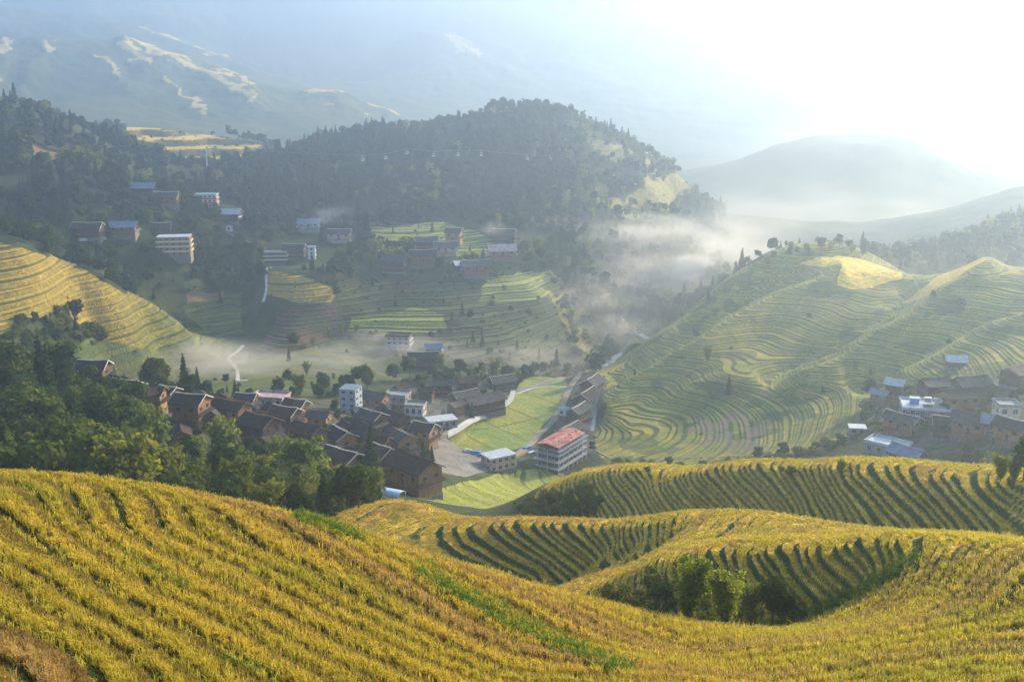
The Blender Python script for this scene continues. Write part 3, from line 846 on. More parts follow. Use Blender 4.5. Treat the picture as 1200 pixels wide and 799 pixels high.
for kk, nn_, h0, h1 in (('leaf', 34, 5, 9), ('bush', 26, 2.5, 4.5), ('bamboo', 10, 6, 10)):
    scatter(kk, [(640, 318), (668, 322), (700, 345), (712, 385), (704, 425), (672, 430), (668, 385), (650, 345)], 640, 820, nn_, h0, h1, {'leaf': 'sunlit rounded tree', 'bush': 'sunlit low shrub', 'bamboo': 'sunlit feathery clump'}[kk] + ' on the bright wooded spur right of the upper hamlet', 'growth on the bright wooded spur', 3.5, False, 1)
skl = [(880, 318), (930, 292), (985, 288), (1040, 300), (1065, 316), (1040, 308), (985, 296), (930, 302)]
scatter('leaf', skl, 640, 860, 14, 4.5, 8.5, 'small rounded tree on the skyline above the golden field of the right hill', 'trees on the right hill skyline', 5, False, 1)
scatter('bamboo', skl, 640, 860, 8, 5, 9, 'pale feathery clump on the skyline above the golden field of the right hill', 'feathery clumps on the right hill skyline', 5, False, 1)
scatter('bush', [(285, 600), (300, 588), (370, 606), (375, 616), (330, 612)], 95, 300, 12, 1.2, 2.2, 'bright green shrub just behind the crest of the near field', 'shrubs behind the crest of the near field', 1.5)
for x, y, h, k, lab in [(986, 553, 3.2, 'bamboo', 'small pale plume bush on the crest of the third spur, left of the right village'), (928, 552, 1.6, 'bush', 'low pale bush on the crest of the third spur above its longest stripes'),
                        (1172, 562, 4.6, 'bamboo', 'pale leafy clump on the right end of the third spur crest'), (1188, 562, 4.0, 'bamboo', 'pale leafy clump close beside the darker tree at the right edge'), (1199, 563, 7.0, 'leaf', 'darker tree cut by the right picture edge on the third spur crest')]:
    plant(k, spot(x, y + 2, 150), h, lab, None, True, 2)
# ------------------------------------------------------------------ building materials
def wood_material(name, rgb, plank=.28):
    m, nt, out = new_mat(name)
    N = nt.nodes; L = nt.links
    b = N.new('ShaderNodeBsdfPrincipled'); b.inputs['Roughness'].default_value = .8; b.inputs['Specular IOR Level'].default_value = .2
    tc = N.new('ShaderNodeTexCoord'); mp = N.new('ShaderNodeMapping'); mp.inputs['Scale'].default_value = (3.2, 3.2, .25)
    L.new(tc.outputs['Object'], mp.inputs['Vector'])
    nz = N.new('ShaderNodeTexNoise'); nz.inputs['Scale'].default_value = 1.4; nz.inputs['Detail'].default_value = 3
    L.new(mp.outputs[0], nz.inputs['Vector'])
    cr = N.new('ShaderNodeValToRGB'); cr.color_ramp.elements[0].position = .3; cr.color_ramp.elements[1].position = .72
    cr.color_ramp.elements[0].color = (*[c * .5 for c in rgb], 1); cr.color_ramp.elements[1].color = (*[c * 1.35 for c in rgb], 1)
    L.new(nz.outputs['Fac'], cr.inputs[0]); L.new(cr.outputs[0], b.inputs['Base Color']); L.new(b.outputs[0], out.inputs['Surface'])
    return m
def tile_material(name, rgb, rows=4.0):
    m, nt, out = new_mat(name)
    N = nt.nodes; L = nt.links
    b = N.new('ShaderNodeBsdfPrincipled'); b.inputs['Roughness'].default_value = .9; b.inputs['Specular IOR Level'].default_value = .1
    tc = N.new('ShaderNodeTexCoord')
    wv = N.new('ShaderNodeTexWave'); wv.inputs['Scale'].default_value = rows * .35; wv.bands_direction = 'X'; wv.inputs['Distortion'].default_value = .6
    L.new(tc.outputs['Object'], wv.inputs['Vector'])
    nz = N.new('ShaderNodeTexNoise'); nz.inputs['Scale'].default_value = .55; nz.inputs['Detail'].default_value = 5
    L.new(tc.outputs['Object'], nz.inputs['Vector'])
    cr = N.new('ShaderNodeValToRGB'); cr.color_ramp.elements[0].position = .3; cr.color_ramp.elements[1].position = .75
    cr.color_ramp.elements[0].color = (*[c * .6 for c in rgb], 1); cr.color_ramp.elements[1].color = (*[c * 1.5 for c in rgb], 1)
    L.new(nz.outputs['Fac'], cr.inputs[0])
    L.new(cr.outputs[0], b.inputs['Base Color'])
    bp = N.new('ShaderNodeBump'); bp.inputs['Strength'].default_value = .6; bp.inputs['Distance'].default_value = .12
    L.new(wv.outputs['Fac'], bp.inputs['Height']); L.new(bp.outputs[0], b.inputs['Normal']); L.new(b.outputs[0], out.inputs['Surface'])
    return m
HM = {
 'timber': wood_material('weathered_timber', (.105, .064, .040)), 'ochre': wood_material('ochre_timber', (.34, .19, .085)), 'orange': wood_material('orange_timber', (.26, .130, .065)),
 'red': wood_material('red_brown_timber', (.12, .065, .045)), 'pink': plain_material('pinkish_plaster', (.50, .36, .31), .9, .25, .8), 'cream': plain_material('cream_plaster', (.62, .52, .34), .9, .15, .8),
 'bluewash': plain_material('blue_washed_plaster', (.34, .40, .48), .9, .2, .8), 'white': plain_material('white_plaster', (.56, .56, .55), .9, .15, .8), 'grey': plain_material('grey_concrete', (.27, .27, .26), .9, .3, .8),
 'tile': tile_material('dark_roof_tiles', (.040, .035, .032)), 'tile_brown': tile_material('brown_roof_tiles', (.070, .046, .036)), 'tile_grey': tile_material('grey_roof_tiles', (.075, .072, .072)),
 'tin_blue': plain_material('blue_tin', (.16, .20, .26), .5, .25, .6), 'tin_white': plain_material('pale_tin', (.44, .47, .50), .5, .2, .6), 'tin_red': plain_material('faded_red_tin', (.40, .135, .11), .7, .6, .35),
 'tin_green': plain_material('green_tin', (.13, .26, .24), .6, .3, .6), 'tin_pink': plain_material('rusty_pink_tin', (.42, .30, .27), .6, .4, .6),
 'ridge': plain_material('pale_sunlit_edge', (.58, .54, .46), .9, .2, 1), 'stone': plain_material('rubble_stone', (.19, .175, .155), .95, .5, 1.4, .6),  # ridge tone: sunlight on the roof edges painted as a pale colour
 'frame': plain_material('pale_window_frame', (.42, .39, .34), .7, .15, 1), 'frame_dark': plain_material('dark_window_frame', (.09, .055, .035), .7, .2, 1),
 'glass': plain_material('dark_glass', (.02, .026, .032), .15, .1, 1), 'rail': wood_material('rail_timber', (.22, .13, .07)), 'rail_white': plain_material('pale_rail', (.42, .46, .52), .6, .15, 1),
 'door': wood_material('door_timber', (.16, .08, .045)), 'blue': plain_material('blue_paint', (.10, .25, .55), .45, .15, 1), 'black': plain_material('dark_rubber', (.02, .02, .02), .8, .2, 2),
 'steel': plain_material('galvanised_steel', (.55, .56, .58), .45, .15, 2, 0, .6), 'redpaint': plain_material('red_paint', (.42, .06, .04), .5, .2, 1), 'tarp': plain_material('pale_blue_tarp', (.46, .60, .74), .5, .2, .8),
}

class MB:
    def __init__(self): self.v = []; self.f = []; self.m = []
    def quad(self, pts, m=0):
        n_ = len(self.v); self.v += [tuple(p) for p in pts]; self.f.append(tuple(range(n_, n_ + len(pts)))); self.m.append(m)
    def box(self, x0, x1, y0, y1, z0, z1, m=0):
        n_ = len(self.v)
        self.v += [(x0, y0, z0), (x1, y0, z0), (x1, y1, z0), (x0, y1, z0), (x0, y0, z1), (x1, y0, z1), (x1, y1, z1), (x0, y1, z1)]
        for q in ((0, 3, 2, 1), (4, 5, 6, 7), (0, 1, 5, 4), (1, 2, 6, 5), (2, 3, 7, 6), (3, 0, 4, 7)):
            self.f.append(tuple(n_ + i for i in q)); self.m.append(m)
    def prism(self, poly, axis, a0, a1, m=0):
        """extrude a polygon; axis 'x': poly in (y, z)"""
        n_ = len(self.v); k = len(poly)
        for a in (a0, a1):
            for p, q in poly:
                self.v.append((a, p, q) if axis == 'x' else (p, a, q))
        self.f.append(tuple(n_ + i for i in range(k))[::-1]); self.f.append(tuple(n_ + k + i for i in range(k))); self.m += [m, m]
        for i in range(k):
            j = (i + 1) % k
            self.f.append((n_ + i, n_ + j, n_ + k + j, n_ + k + i)); self.m.append(m)
    def build(self, name, mats, parent=None, loc=None, rotz=None):
        me = bpy.data.meshes.new(name); me.from_pydata(self.v, [], self.f)
        for m in mats: me.materials.append(m)
        me.polygons.foreach_set('material_index', self.m)
        bm = bmesh.new(); bm.from_mesh(me); bmesh.ops.recalc_face_normals(bm, faces=bm.faces); bm.to_mesh(me); bm.free()
        return link(name, me, parent, loc, rotz)

HOUSE_SPOTS = []
def faces_viewer(pos, yaw, nx, ny):
    wx, wy = nx * math.cos(yaw) - ny * math.sin(yaw), nx * math.sin(yaw) + ny * math.cos(yaw)
    d = math.hypot(pos.x, pos.y)
    return -(wx * pos.x + wy * pos.y) / d > -.15

def window_at(root, face, a, z, L, D, w_, h_, frame, pane_child=True):
    """a framed window on one face of a house; face is 'f', 'b', 'l' or 'r' (front = -Y)"""
    fr, pn = MB(), MB()
    def add(mb, a0, a1, z0, z1, o0, o1, m=0):
        if face == 'f': mb.box(a0, a1, -D / 2 - o1, -D / 2 - o0, z0, z1, m)
        elif face == 'b': mb.box(a0, a1, D / 2 + o0, D / 2 + o1, z0, z1, m)
        elif face == 'r': mb.box(L / 2 + o0, L / 2 + o1, a0, a1, z0, z1, m)
        else: mb.box(-L / 2 - o1, -L / 2 - o0, a0, a1, z0, z1, m)
    t = .14
    add(fr, a - w_ / 2, a + w_ / 2, z, z + t, .003, .12); add(fr, a - w_ / 2, a + w_ / 2, z + h_ - t, z + h_, .003, .12)
    add(fr, a - w_ / 2, a - w_ / 2 + t, z + t, z + h_ - t, .003, .12); add(fr, a + w_ / 2 - t, a + w_ / 2, z + t, z + h_ - t, .003, .12)
    if pane_child:
        add(fr, a - .05, a + .05, z + t, z + h_ - t, .04, .10)
        f = fr.build('window', [frame], root)
        add(pn, a - w_ / 2 + t, a + w_ / 2 - t, z + t, z + h_ - t, .003, .035); pn.build('pane', [HM['glass']], f)
    else:
        add(fr, a - w_ / 2 + t, a + w_ / 2 - t, z + t, z + h_ - t, .003, .04, 1)
        fr.build('window', [frame, HM['glass']], root)

def gable_house(label, pos, yaw, L=12, D=9, H=7, roof='tile', wall='timber', group=None, pitch=.58, skirt=True, ridge='ridge', near_=True, name='timber_house', balcony=True, frame='frame_dark', gable_wall=None):
    root = link(name, None, None, pos, yaw); tag(root, label, 'house', group)
    HOUSE_SPOTS.append((pos.x, pos.y, math.hypot(L, D) * .55))
    rise = D / 2 * pitch; t = .22; ov = .95
    b = MB(); b.box(-L / 2 - .15, L / 2 + .15, -D / 2 - .15, D / 2 + .15, -4.5, .35); b.build('stone_base', [HM['stone']], root)
    g = MB(); g.prism([(-D / 2, .35), (D / 2, .35), (D / 2, H), (0, H + rise - .12), (-D / 2, H)], 'x', -L / 2, L / 2); g.build('wall', [HM[wall]], root)
    r_ = MB(); e = ov; zl = H - e * pitch
    for s in (1, -1):
        pts = [(0, H + rise), (s * (D / 2 + e), zl), (s * (D / 2 + e), zl + t), (0, H + rise + t)]
        # a slight upward sweep along the eaves, as on the old tiled roofs
        seg_ = 6; xs = [(-L / 2 - ov) + (L + 2 * ov) * k / seg_ for k in range(seg_ + 1)]
        for k in range(seg_):
            n0 = len(r_.v)
            for x in (xs[k], xs[k + 1]):
                up = .35 * (abs(x) / (L / 2 + ov)) ** 3
                for (y, z) in pts: r_.v.append((x, y, z + up))
            q = [(0, 1, 5, 4), (2, 3, 7, 6), (1, 2, 6, 5)]
            if k == 0: q.append((0, 3, 2, 1))
            if k == seg_ - 1: q.append((4, 5, 6, 7))
            for f in q: r_.f.append(tuple(n0 + i for i in f)); r_.m.append(0)
    ro = r_.build('roof', [HM[roof]], root)
    c = MB(); up = .35
    for s in (1, -1):
        c.prism([(-.2, H + rise + t - .06), (.2, H + rise + t - .06), (.13, H + rise + t + .2), (-.13, H + rise + t + .2)], 'x', 0 if s > 0 else -L / 2 - ov, L / 2 + ov if s > 0 else 0)
    for i, v in enumerate(c.v): c.v[i] = (v[0], v[1], v[2] + up * (abs(v[0]) / (L / 2 + ov)) ** 3)
    c.build('ridge_cap', [HM[ridge]], ro)
    for sx in (1, -1):
        bb = MB()
        for s in (1, -1):
            x0 = sx * (L / 2 + ov); n0 = len(bb.v)
            for x in (x0, x0 + sx * .06):
                for y, z in ((0, H + rise - .14), (s * (D / 2 + e), zl - .14), (s * (D / 2 + e), zl + t + .03), (0, H + rise + t + .03)): bb.v.append((x, y, z + up))
            for f in ((0, 1, 2, 3), (7, 6, 5, 4), (0, 4, 5, 1), (3, 2, 6, 7), (1, 5, 6, 2), (0, 3, 7, 4)): bb.f.append(tuple(n0 + i for i in f)); bb.m.append(0)
        bb.build('barge_board', [HM['rail'] if ridge != 'ridge' else HM['ridge']], ro)
    if skirt:
        z1 = H * .62; z0 = z1 - .62
        for sx in (1, -1):
            s_ = MB(); n0 = len(s_.v); x0 = sx * (L / 2 + .01); x1 = sx * (L / 2 + 1.5)
            for y in (-D / 2 - .6, D / 2 + .6):
                s_.v += [(x0, y, z1), (x1, y, z0), (x1, y, z0 + .15), (x0, y, z1 + .18)]
            for f in ((0, 1, 2, 3), (7, 6, 5, 4), (0, 4, 5, 1), (3, 2, 6, 7), (1, 5, 6, 2), (0, 3, 7, 4)): s_.f.append(tuple(n0 + i for i in f)); s_.m.append(0)
            s_.build('skirt_roof', [HM[roof]], root)
    faces = [f for f, n_ in (('f', (0, -1)), ('b', (0, 1)), ('r', (1, 0)), ('l', (-1, 0))) if faces_viewer(pos, yaw, *n_)]
    for f in faces:
        span = L if f in 'fb' else D
        nw = max(1, int(span / (4.0 if near_ else 5.0)))
        for k in range(nw):
            a = (k + .5) / nw * span - span / 2
            window_at(root, f, a, H * .70, L, D, 1.5, 1.25, HM[frame], near_)
    if balcony:
        f = faces[0]; bl = MB(); zb = H * .36
        span = (L if f in 'fb' else D) - .6; o0, o1 = .02, 1.25
        def fb(mb, a0, a1, p0, p1, z0, z1):
            if f == 'f': mb.box(a0, a1, -D / 2 - p1, -D / 2 - p0, z0, z1)
            elif f == 'b': mb.box(a0, a1, D / 2 + p0, D / 2 + p1, z0, z1)
            elif f == 'r': mb.box(L / 2 + p0, L / 2 + p1, a0, a1, z0, z1)
            else: mb.box(-L / 2 - p1, -L / 2 - p0, a0, a1, z0, z1)
        fb(bl, -span / 2, span / 2, o0, o1, zb, zb + .16); fb(bl, -span / 2, span / 2, o1 - .1, o1, zb + .95, zb + 1.07)
        nb_ = int(span / .9)
        for k in range(nb_ + 1):
            a = -span / 2 + .05 + (span - .1) * k / nb_; fb(bl, a - .04, a + .04, o1 - .09, o1 - .01, zb + .16, zb + .95)
        bl.build('balcony', [HM['rail']], root)
        d_ = MB()
        fb(d_, -.6, .6, .004, .06, zb + .17, zb + 2.2); d_.build('door', [HM['door']], root)
        for k in ((0, .5, 1) if near_ else (0, 1)):
            ps = MB(); a = -span / 2 + .15 + (span - .3) * k; fb(ps, a - .11, a + .11, o1 - .35, o1 - .12, -3.5, zb)
            ps.build('post', [HM['rail']], root)
    return root

def block_house(label, pos, yaw, L=12, D=9, H=9, floors=3, wall='white', roof='grey', group=None, name='concrete_house', bands=None, frame='frame', parapet=True, near_=True, wide=False):
    root = link(name, None, None, pos, yaw); tag(root, label, 'house', group)
    HOUSE_SPOTS.append((pos.x, pos.y, math.hypot(L, D) * .55))
    b = MB(); b.box(-L / 2, L / 2, -D / 2, D / 2, .3, H); b.build('wall', [HM[wall]], root)
    b = MB(); b.box(-L / 2 - .2, L / 2 + .2, -D / 2 - .2, D / 2 + .2, -4.5, .3 - .003); b.build('stone_base', [HM['stone']], root)
    r_ = MB()
    r_.box(-L / 2 - .35, L / 2 + .35, -D / 2 - .35, D / 2 + .35, H + .003, H + .22)
    if parapet:
        for (x0, x1, y0, y1) in ((-L / 2 - .3, L / 2 + .3, -D / 2 - .3, -D / 2 - .1), (-L / 2 - .3, L / 2 + .3, D / 2 + .1, D / 2 + .3), (-L / 2 - .3, -L / 2 - .1, -D / 2 - .1, D / 2 + .1), (L / 2 + .1, L / 2 + .3, -D / 2 - .1, D / 2 + .1)):
            r_.box(x0, x1, y0, y1, H + .223, H + 1.0)
    r_.build('roof', [HM[roof]], root)
    fh = H / floors
    for f, n_ in (('f', (0, -1)), ('b', (0, 1)), ('r', (1, 0)), ('l', (-1, 0))):
        if not faces_viewer(pos, yaw, *n_): continue
        span = L if f in 'fb' else D; nw = max(1, int(span / (3.0 if not wide else 4)))
        for fl in range(floors):
            for k in range(nw):
                a = (k + .5) / nw * span - span / 2
                window_at(root, f, a, fl * fh + fh * .32, L, D, min(1.7, span / nw * .62), fh * .5, HM[frame], near_)
    if bands:
        for fl in range(1, floors):
            z = fl * fh
            bl = MB(); o = .9
            bl.box(-L / 2 - o, L / 2 + o, -D / 2 - o, -D / 2 - .004, z - .1, z + .1); bl.box(L / 2 + .004, L / 2 + o, -D / 2 - .004, D / 2, z - .1, z + .1)
            bl.box(-L / 2 - o, L / 2 + o, -D / 2 - o, -D / 2 - o + .08, z + .1, z + .95); bl.box(L / 2 + o - .08, L / 2 + o, -D / 2 - o + .08, D / 2, z + .1, z + .95)
            bl.build('balcony', [HM[bands]], root)
    return root

# ------------------------------------------------------------------ the houses: label, photo x, photo y of the foot, nearest distance searched, ridge heading (degrees), size, look
V1, V2, V3, V4, V5 = 'timber houses of the valley village', 'houses of the upper hamlet', 'houses scattered on the left hill', 'houses of the right hamlet', 'houses along the river'
G = gable_house; K = block_house
T = []
HR = random.Random(5)
def put_house(fn, label, x, y, rlo, yaw, **kw):
    if fn is G and rlo < 500:
        kw['L'] *= HR.uniform(.72, .90); kw['D'] *= HR.uniform(.70, .86); kw['H'] += HR.uniform(0, 1.6); yaw += HR.uniform(-13, 13)
        kw.setdefault('pitch', HR.uniform(.44, .60)); 
        if kw.get('roof', 'tile') == 'tile': kw['roof'] = HR.choice(['tile', 'tile', 'tile_brown', 'tile_grey'])
        if HR.random() < .5: kw.setdefault('ridge', HR.choice(['tile_grey', 'tile', 'rail']))
        if kw.get('wall', 'timber') == 'timber': kw['wall'] = HR.choice(['timber', 'timber', 'red', 'ochre'])
    p = spot(x, y, rlo); T.append((x, y, round(p.to_2d().length)))
    return fn(label, p, R(yaw), **kw)
# valley village
put_house(G, 'dark timber house with sunlit right gable, uppermost and leftmost of the valley village', 112, 455, 370, -14, L=11, D=9, H=6.5, group=V1)
put_house(G, 'dark-roofed timber house half behind grove trees, just below the leftmost house', 150, 474, 370, -20, L=11, D=9, H=6.5, group=V1)
put_house(G, 'small timber house behind the grove, third from the left in the valley village', 180, 480, 385, -14, L=9, D=8, H=6, group=V1)
put_house(G, 'small reddish timber house lit on its right end, left of the big orange-gabled pair', 199, 481, 390, -16, L=8, D=8, H=6, wall='red', group=V1)
put_house(G, 'broad timber house with dark roof and orange gable, left one of a similar pair', 226, 503, 380, -18, L=13, D=10, H=8, wall='orange', group=V1)
put_house(G, 'broad timber house with dark roof and orange gable, right one of a similar pair', 273, 502, 380, -18, L=14, D=10, H=8, wall='orange', group=V1)
put_house(G, 'small lean shed with a pale-edged roof and bright lit end above the dark grove', 214, 532, 330, -58, L=7, D=6, H=5.5, wall='ochre', skirt=False, group=V1, balcony=False)
put_house(K, 'pinkish unfinished building with a pale roof edge where the white stream path ends', 318, 480, 440, -12, L=14, D=9, H=6, floors=2, wall='pink', roof='tin_pink', group=V1)
put_house(G, 'timber house with glowing orange right gable, just below the pinkish building', 348, 494, 420, -18, L=11, D=9, H=7, wall='orange', group=V1)
put_house(G, 'dim timber house left of the pinkish building, behind the orange-gabled pair', 290, 484, 430, -10, L=10, D=8, H=6, group=V1)
put_house(G, 'timber house with long dark roof and white patterned gable in the village middle', 336, 507, 390, -24, L=13, D=10, H=7, gable_wall='white', group=V1)
put_house(G, 'timber house with a huge dark roof right above the tall plume trees', 306, 520, 370, -26, L=14, D=11, H=7.5, group=V1)
put_house(G, 'timber house with pale curved ridge line, right of the huge dark roof', 362, 530, 360, -38, L=13, D=10, H=7, group=V1)
put_house(G, 'narrow timber house with ochre end wall beside a blue tarpaulin', 375, 508, 400, -16, L=9, D=8, H=7, wall='ochre', group=V1)
put_house(G, 'big timber house with brightly lit gable and pale barge boards above the gully', 402, 566, 310, -34, L=14, D=11, H=8, wall='ochre', roof='tile_brown', group=V1)
put_house(G, 'timber house directly behind the big brightly lit gable house', 400, 536, 360, -42, L=12, D=10, H=7, group=V1)
put_house(K, 'tall bluish-white narrow building with rows of windows standing above the village roofs', 412, 484, 440, -14, L=7.5, D=8, H=12, floors=4, wall='bluewash', roof='tin_blue', parapet=False, group=V1)
put_house(G, 'dark house with a long pale ridge line, directly right of the tall bluish building', 436, 506, 400, -46, L=14, D=10, H=7, group=V1)
put_house(G, 'dark house with pale ridge line, second right of the tall bluish building', 462, 508, 400, -46, L=14, D=10, H=7, group=V1)
put_house(K, 'grey flat-roofed house with a pale corner pillar among dark roofs', 466, 478, 450, -16, L=11, D=8, H=7, floors=2, wall='grey', roof='grey', group=V1)
put_house(K, 'little white-fronted house with a row of bright windows above the blue tin roof', 487, 486, 450, -10, L=9, D=7, H=5, floors=1, wall='white', roof='grey', group=V1)
put_house(G, 'low dark house between the tall bluish building and the grey flat-roofed house', 441, 483, 450, -22, L=12, D=9, H=6, roof='tile_grey', group=V1)
put_house(G, 'timber house with lit brown gable below the blue tin roof', 498, 524, 390, -22, L=11, D=9, H=7, wall='ochre', group=V1)
put_house(K, 'bluish pale tin-roofed shed open to the lane in the village middle', 517, 500, 430, 20, L=13, D=8, H=4, floors=1, wall='grey', roof='tin_white', parapet=False, group=V1)
put_house(G, 'long dark barn-like house left of the bright green field', 566, 486, 430, 30, L=24, D=12, H=5.5, roof='tile_grey', skirt=False, group=V1, name='long_house')
put_house(G, 'dark house behind the long barn-like house', 545, 476, 450, 25, L=14, D=10, H=5.5, roof='tile_grey', group=V1)
put_house(G, 'biggest dark-roofed house at the front of the village by the paved yard', 486, 576, 300, -48, L=19, D=13, H=8, group=V1)
put_house(G, 'dark house between the biggest front house and the brightly lit gable house', 446, 556, 330, -48, L=13, D=10, H=6.5, group=V1)
put_house(G, 'dark house behind the biggest front house with an overhanging ridge', 470, 535, 360, -48, L=14, D=10, H=7, group=V1)
put_house(G, 'dark house left of centre, between two pale ridge lines', 428, 525, 380, -46, L=12, D=9, H=6.5, group=V1)
put_house(K, 'two-storey house with blue-white tin roof and pink wall by the paved yard', 584, 548, 380, 32, L=12, D=8, H=6, floors=2, wall='pink', roof='tin_white', parapet=False, group=V1)
put_house(G, 'dim grey-roofed house at the misty back edge of the village', 520, 462, 480, 10, L=12, D=9, H=5, roof='tile_grey', group=V1)
put_house(G, 'dim brown house at the misty back edge, right of the grey-roofed one', 548, 458, 480, 15, L=12, D=9, H=5, wall='red', roof='tile_brown', group=V1)
put_house(G, 'dim low house at the misty back edge near the field corner', 588, 455, 500, 28, L=13, D=8, H=4.5, roof='tile_grey', group=V1)
fill = [(142, 466), (168, 478), (248, 512), (262, 484), (322, 492), (318, 530), (350, 548), (384, 548), (420, 548), (446, 532), (408, 516), (424, 494), (452, 492), (474, 556), (478, 512), (508, 512), (500, 470), (470, 466), (534, 488), (338, 476), (238, 482), (296, 500)]
for fx, fy in fill:
    put_house(G, 'small dark timber outbuilding squeezed between larger village houses', fx, fy, 330 if fy > 520 else 380, HR.choice([-12, -40, 45, -60]), L=8.5, D=6.5, H=4.5, near_=False, group='timber outbuildings of the valley village', skirt=False, balcony=False, ridge='tile')
# riverside
put_house(G, 'grey-roofed house directly above the red-roofed hotel on the river bank', 668, 515, 440, 58, L=16, D=9, H=5, roof='tile_grey', group=V5, skirt=False)
put_house(G, 'blue-grey roofed house halfway along the river bank', 678, 494, 470, 58, L=15, D=9, H=5, roof='tile_grey', group=V5, skirt=False)
put_house(G, 'dark roofed house on the river bank where the valley narrows', 688, 474, 500, 62, L=14, D=9, H=5, roof='tile', group=V5, skirt=False)
put_house(K, 'small white and blue hut at the right edge of the bright green field', 661, 486, 480, 58, L=5, D=4, H=3.4, floors=1, wall='white', roof='tin_blue', parapet=False, group=V5)
put_house(G, 'farthest roof of the riverside row beside the valley track', 694, 458, 540, 62, L=12, D=9, H=5, roof='tile_grey', group=V5, skirt=False)
# mid slope
put_house(K, 'pinkish house with white balcony lines alone on the misty middle slope', 468, 408, 600, -8, L=14, D=9, H=8, floors=3, wall='pink', roof='tile_brown', bands='rail_white', group=V2, near_=False)
put_house(G, 'red-brown walled long house below the pinkish balcony house', 496, 430, 590, 6, L=16, D=9, H=6, wall='red', group=V2, near_=False)
put_house(G, 'small blue-roofed house up right of the red-brown long house', 508, 415, 600, 6, L=9, D=7, H=4.5, roof='tin_blue', group=V2, near_=False)
# upper hamlet
put_house(G, 'red-brown walled house at the left front of the upper hamlet', 462, 318, 730, -4, L=15, D=10, H=8, wall='red', roof='tile_grey', group=V2, near_=False, ridge='tile_grey')
put_house(G, 'long dark-roofed house with pale windows, front middle of the upper hamlet', 496, 312, 730, 8, L=18, D=10, H=8, wall='orange', group=V2, near_=False, frame='frame')
put_house(G, 'house with pinkish wall right of the long house in the upper hamlet', 522, 300, 740, 6, L=15, D=10, H=7, wall='pink', roof='tile_grey', group=V2, near_=False)
put_house(G, 'orange-walled house over a white lower storey, right front of the upper hamlet', 557, 324, 730, 14, L=18, D=10, H=8, wall='orange', roof='tile_grey', group=V2, near_=False)
put_house(G, 'house with pale pink roof edge at the right end of the upper hamlet', 588, 304, 740, 8, L=19, D=11, H=7, wall='ochre', roof='tin_pink', group=V2, near_=False)
put_house(G, 'dark humped roof behind the right end house of the upper hamlet', 590, 284, 790, -6, L=17, D=12, H=6, group=V2, near_=False)
put_house(G, 'small house with bright blue-white lean roof in the upper hamlet middle', 538, 318, 735, 30, L=8, D=7, H=5, roof='tin_white', group=V2, near_=False, skirt=False, balcony=False)
put_house(G, 'tan house at the back middle of the upper hamlet beside tall trees', 532, 286, 790, -10, L=11, D=9, H=9, wall='ochre', roof='tile_brown', group=V2, near_=False)
put_house(G, 'dim roofed house at the back left of the upper hamlet', 500, 292, 780, 10, L=15, D=10, H=6, roof='tile_grey', group=V2, near_=False)
# left hill
put_house(K, 'four-storey house with green roof and red balcony bands high on the left hill', 243, 243, 800, 4, L=16, D=10, H=10, floors=3, wall='white', roof='tin_green', bands='redpaint', parapet=False, group=V3, near_=False)
put_house(K, 'large yellow and white guesthouse with many dark windows, biggest on the left hill', 206, 300, 690, 8, L=20, D=11, H=12.5, floors=4, wall='ochre', roof='tin_white', bands='cream', parapet=False, group=V3, near_=False, wide=True)
put_house(G, 'orange-walled house under a blue roof up left of the large guesthouse', 146, 276, 720, 2, L=16, D=9, H=6, wall='orange', roof='tin_blue', group=V3, near_=False, ridge='tin_blue')
put_house(G, 'yellow-walled house above the large guesthouse among lit trees', 198, 242, 780, 6, L=13, D=9, H=7, wall='ochre', roof='tile_grey', group=V3, near_=False)
put_house(G, 'blue-grey roofed house highest above the large guesthouse', 170, 230, 800, -6, L=16, D=10, H=6, wall='red', roof='tin_blue', group=V3, near_=False, ridge='tin_blue')
put_house(G, 'wavy-roofed bluish house right of the large guesthouse up the slope', 271, 260, 780, -10, L=15, D=9, H=6, roof='tin_white', group=V3, near_=False, ridge='tin_white')
put_house(K, 'tiny white hut below the wavy-roofed bluish house', 269, 272, 760, 0, L=4, D=4, H=4, floors=1, wall='white', roof='tin_blue', parapet=False, group=V3, near_=False)
put_house(K, 'house with yellow floor bands standing at the top of the terraced knoll', 324, 308, 690, 6, L=15, D=9, H=8, floors=3, wall='red', roof='tin_blue', bands='cream', parapet=False, group=V3, near_=False)
put_house(G, 'dark brown house just right of the yellow-banded house on the knoll', 345, 302, 720, 0, L=15, D=9, H=7, wall='red', roof='tile', group=V3, near_=False)
put_house(K, 'narrow white house with stacked windows right of the dark brown house', 366, 304, 720, 4, L=5, D=6, H=9, floors=3, wall='white', roof='tin_blue', parapet=False, group=V3, near_=False)
put_house(G, 'brown house with a pale lane in front, leftmost on the left hill', 104, 278, 720, 0, L=17, D=9, H=6, wall='red', roof='tile_brown', group=V3, near_=False)
put_house(G, 'bluish house with smoke drifting over its roof at the hill foot', 362, 272, 800, 6, L=15, D=9, H=7, wall='grey', roof='tin_blue', group=V3, near_=False, ridge='tin_blue')
put_house(G, 'pale pinkish house right of the smoke at the hill foot', 398, 284, 770, 0, L=16, D=9, H=7, wall='pink', roof='tile_grey', group=V3, near_=False)
put_house(G, 'purplish-roofed low house right behind the large guesthouse', 190, 276, 730, 4, L=12, D=9, H=5, roof='tile_brown', group=V3, near_=False)
